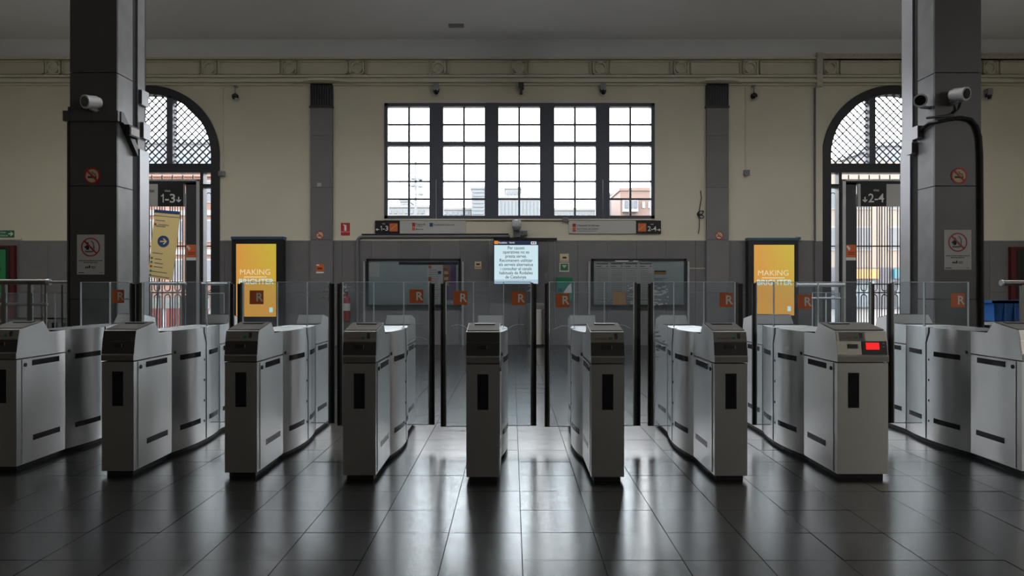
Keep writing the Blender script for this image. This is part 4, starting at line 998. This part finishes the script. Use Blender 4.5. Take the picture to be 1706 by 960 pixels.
t, y0 = redcab(-60, 30, 409.5, (-55, 23, 412, 500), M_scr_gr, 'red framed machine with dim green screen at the left edge')
text('A', .35, (X(0), y0-.018, Z(449)), M_black, t, bold=.04)
t, y0 = redcab(1679, 1790, 412, (1688, 1786, 416, 500), M_blackp, 'dark red machine with black front at the right edge')
text('C', .10, (X(1704), y0-.018, Z(433)), M_white, t)

# tilted yellow poster board on a pole
d = 13.0
t = thing('poster_stand', 'tilted yellow poster board with blue arrow on a pole, before the left doorway', 'poster stand', (X(262, d), d, 0))
Q = [(258.5, 349), (300.3, 352.5), (287.5, 467.5), (247, 461.5)]
def qp(u, v):
    a = [Q[0][i] + (Q[1][i]-Q[0][i])*u for i in (0, 1)]; b = [Q[3][i] + (Q[2][i]-Q[3][i])*u for i in (0, 1)]
    px_, py_ = a[0] + (b[0]-a[0])*v, a[1] + (b[1]-a[1])*v
    return (X(px_, d), Z(py_, d))
MB().py([qp(0,0), qp(1,0), qp(1,1), qp(0,1)], d, d+.02).build('board', M_yellow, t)
def qb(nm, m, u0, u1, v0, v1, y=.003): MB().py([qp(u0,v0), qp(u1,v0), qp(u1,v1), qp(u0,v1)], d-y, d).build(nm, m, t)
qb('blue_header', M_navy, 0, 1, 0, .045); qb('rule', M_navy, 0, 1, .085, .092)
cx_, cz_ = qp(.47, .455); rr = .105
MB().disc(cx_, cz_, rr, d-.004, d, 28).build('blue_disc', M_navy, t)
MB().py([(cx_-.06, cz_+.011), (cx_+.03, cz_+.011), (cx_-.01, cz_+.05), (cx_+.015, cz_+.055), (cx_+.068, cz_), (cx_+.015, cz_-.055), (cx_-.01, cz_-.05), (cx_+.03, cz_-.011), (cx_-.06, cz_-.011)], d-.006, d-.004).build('arrow', M_yellow, t)
for u0, u1, v in ((.06, .45, .15), (.2, .62, .21), (.1, .5, .235), (.08, .5, .63), (.2, .48, .715), (.2, .55, .775), (.2, .55, .83), (.1, .75, .90), (.12, .85, .965)): qb('print_line', M_inkgrey, u0, u1, v, v+.012)
for v, m in ((.20, M_red), (.70, M_teal), (.76, M_teal), (.82, M_red), (.89, M_teal), (.95, M_teal)): qb('print_badge', m, .04, .12, v, v+.03)
MB().tube([(X(266, d), d+.03, Z(440, d)), (X(260, d), d+.03, Z(528, d)), (X(258, d), d+.05, .02)], .016, 8).build('pole', M_conduit, t); MB().lathe([(.2, 0), (.2, .015), (.03, .03)], (X(258, d), d+.05, 0)).build('base', M_black, t)

# ceiling vent
xv, yv = X(760.5, 14.85), 14.85
t = thing('ceiling_vent', 'small rectangular vent plate on the ceiling', 'vent', (xv, yv, RZ))
rim2 = MB()
for a, b, c_, e_ in ((-.19, .19, -.16, -.13), (-.19, .19, .13, .16), (-.19, -.16, -.13, .13), (.16, .19, -.13, .13)): rim2.box(xv+a, xv+b, yv+c_, yv+e_, RZ-.03, RZ)
rim2.build('vent_frame', M_ceil, t)
for i in range(5): B(xv-.16, xv+.16, yv-.12+i*.055, yv-.09+i*.055, RZ-.025, RZ).build('vent_slat', M_galv, t)

# ------------------------------------------------------------------ outside
struct(B(-70, 70, RYB+WT+.2, 130, -.4, -.02).build('street', M_pave))
def building(label, x0, x1, d, h, m, depth=10, rows=(), roof=None):
    t = thing('building', label, 'building', ((x0+x1)/2, d, 0))
    B(x0, x1, d, d+depth, -.02, h).build('wall', m, t)
    B(x0-.2, x1+.2, d-.2, d+depth, h, h+.35).build('parapet', roof or m, t)
    for (ax_, bx_, z0, z1, wm) in rows:
        B(ax_, bx_, d-.06, d+.02, z0, z1).build('window_frame', M_windw, t); B(ax_+.07, bx_-.07, d-.08, d-.05, z0+.07, z1-.07).build('window', wm, t)
    return t
# left: orange brick block with white window bands
dl = 42.0; rows = []
for fl in range(3):
    for i in range(9): rows.append((-27 + i*1.75, -26.2 + i*1.75, 1.6+fl*2.3, 2.9+fl*2.3, M_wind))
t = building('orange brick apartment block seen through the left doorway', -28, -12.5, dl, 7.7, M_brick, rows=rows)
for fl in range(2): B(-28, -12.5, dl-.12, dl, 3.15+fl*2.3, 3.45+fl*2.3).build('white_band', M_windw, t)
# right: beige block with shops
dr = 42.0; rows = []
for fl in range(2):
    for i in range(8): rows.append((16.3 + i*1.9, 17.2 + i*1.9, 3.4+fl*2.4, 4.8+fl*2.4, M_wind))
t = building('beige apartment block with shops seen through the right doorway', 15.6, 32, dr, 8.2, M_beige, rows=rows)
B(15.6, 32, dr-.15, dr, 0, 2.4).build('shop_front', M_shop, t)
for i in range(5): B(16.2+i*3, 18.3+i*3, dr-.35, dr-.15, 1.75, 2.3).build('shop_sign', (M_shopb, M_orange, M_shopb, M_windw, M_shopb)[i], t); 
for i in range(5): B(16.4+i*3, 18.1+i*3, dr-.2, dr-.14, .1, 1.6).build('shop_window', M_paleg, t)
far_l = building('hazy grey block rising behind the orange brick one', -36, -18.5, 60.0, 13.2, M_pale, rows=[(-33+i*2.4, -31.6+i*2.4, 9.0+f*2.2, 10.3+f*2.2, M_paleg) for i in range(6) for f in range(2)])
far_r = building('hazy grey block rising behind the beige one', 30.8, 46, 60.0, 13.0, M_pale, rows=[(31.5+i*2.4, 33+i*2.4, 9.0+f*2.2, 10.3+f*2.2, M_paleg) for i in range(6) for f in range(2)])
# barriers outside the left door
for i in range(5):
    xx = -14.9 + i*1.35
    t = thing('road_barrier', f'{("first","second","third","fourth","fifth")[i]} red and white plastic barrier from the left outside the left doorway', 'barrier', (xx, 21.0, -.02), 'plastic road barriers')
    B(xx-.6, xx+.6, 20.95, 21.05, .12, .66).build('red_panel', M_barr, t); B(xx-.62, xx+.62, 20.94, 21.06, .66, .95).build('white_panel', M_barw, t)
    for s_ in (-.45, .45): B(xx+s_-.08, xx+s_+.08, 20.75, 21.25, -.02, .12).build('foot', M_barw, t)
# far skyline seen through the window
DF = 90.0
def fx(p): return X(p, DF)
def fz(q): return Z(q, DF)
def far(label, p0, p1, q, m, wins=(), dd=DF, wm=None):
    t = thing('building', label, 'building', (X((p0+p1)/2, dd), dd, 0))
    B(X(p0, dd), X(p1, dd), dd, dd+8, -.02, Z(q, dd)).build('wall', m, t); B(X(p0, dd)-.15, X(p1, dd)+.15, dd-.15, dd+8, Z(q, dd), Z(q, dd)+.3).build('parapet', m, t)
    for a, b, r0, r1 in wins: B(X(a, dd), X(b, dd), dd-.1, dd, Z(r1, dd), Z(r0, dd)).build('window', wm or M_paleg, t)
    return t
far('low whitish building behind the lighting mast', 645, 716, 346, M_pale2, [(648+i*9, 653+i*9, 350, 356) for i in range(7)])
far('pale block left of the lighting mast', 667, 682, 336, M_pale2, [(669, 673, 340, 346), (675, 679, 340, 346)], 100)
far('low pale building seen at the bottom of the second light', 736, 785, 350, M_pale2, [(740+i*9, 745+i*9, 353, 358) for i in range(5)])
far('tall pale grey tower in the second window light', 786, 812, 315, M_pale, [(788, 807, 318+i*6, 321+i*6) for i in range(8)], 88)
far('broad glazed office block in the middle window light', 828, 905, 332, M_pale2, [(831+i*6, 834.5+i*6, 335, 362) for i in range(12)], 89)
far('pale block behind the glazed office block', 842, 868, 315, M_pale2, [(845+i*6, 848+i*6, 319, 324) for i in range(4)], 100)
far('low ridge of pale roofs in the fourth window light', 915, 1000, 351, M_pale2, [(920+i*10, 925+i*10, 354, 359) for i in range(8)])
far('pale stepped block left of the red brick building', 1010, 1040, 325, M_pale, [(1018, 1034, 329+i*7, 332+i*7) for i in range(5)], 96)
t = far('red brick building with white bay windows in the last window light', 1034, 1110, 318, M_brick2, [], 86)
B(X(1052, 86), X(1110, 86), 86.3, 92, Z(318, 86), Z(312, 86)).build('roof_storey', M_brick2, t)
B(X(1037, 86), X(1062, 86), 85.2, 86, Z(354, 86), Z(332, 86)).build('bay', M_windw, t)
for i in range(3): B(X(1040+i*7.5, 86), X(1045+i*7.5, 86), 85.1, 85.2, Z(348, 86), Z(336, 86)).build('bay_window', M_wind, t)
for i in range(3): B(X(1070+i*10, 86), X(1075+i*10, 86), 85.9, 86, Z(347, 86), Z(336, 86)).build('window', M_windw, t)
t = thing('lighting_mast', 'tall pale lighting mast with lamp heads outside the first window light', 'lighting mast', (X(693, 80), 80, 0))
MB().tube([(X(693, 80), 80, -.02), (X(693, 80), 80, Z(262, 80))], .13, 8).build('mast', M_pale, t)
for q, p in ((297, 701), (296, 689), (309, 701), (308, 688), (322, 702)):
    MB().tube([(X(693, 80), 80, Z(q+2, 80)), (X(p, 80), 80, Z(q, 80))], .06, 6).build('arm', M_pale, t); MB().lathe([(.05, .25), (.28, .05), (.3, -.12), (.1, -.2)], (X(p, 80), 80, Z(q+1, 80)), 12).build('lamp_head', M_paleg, t, True)

flush_texts()
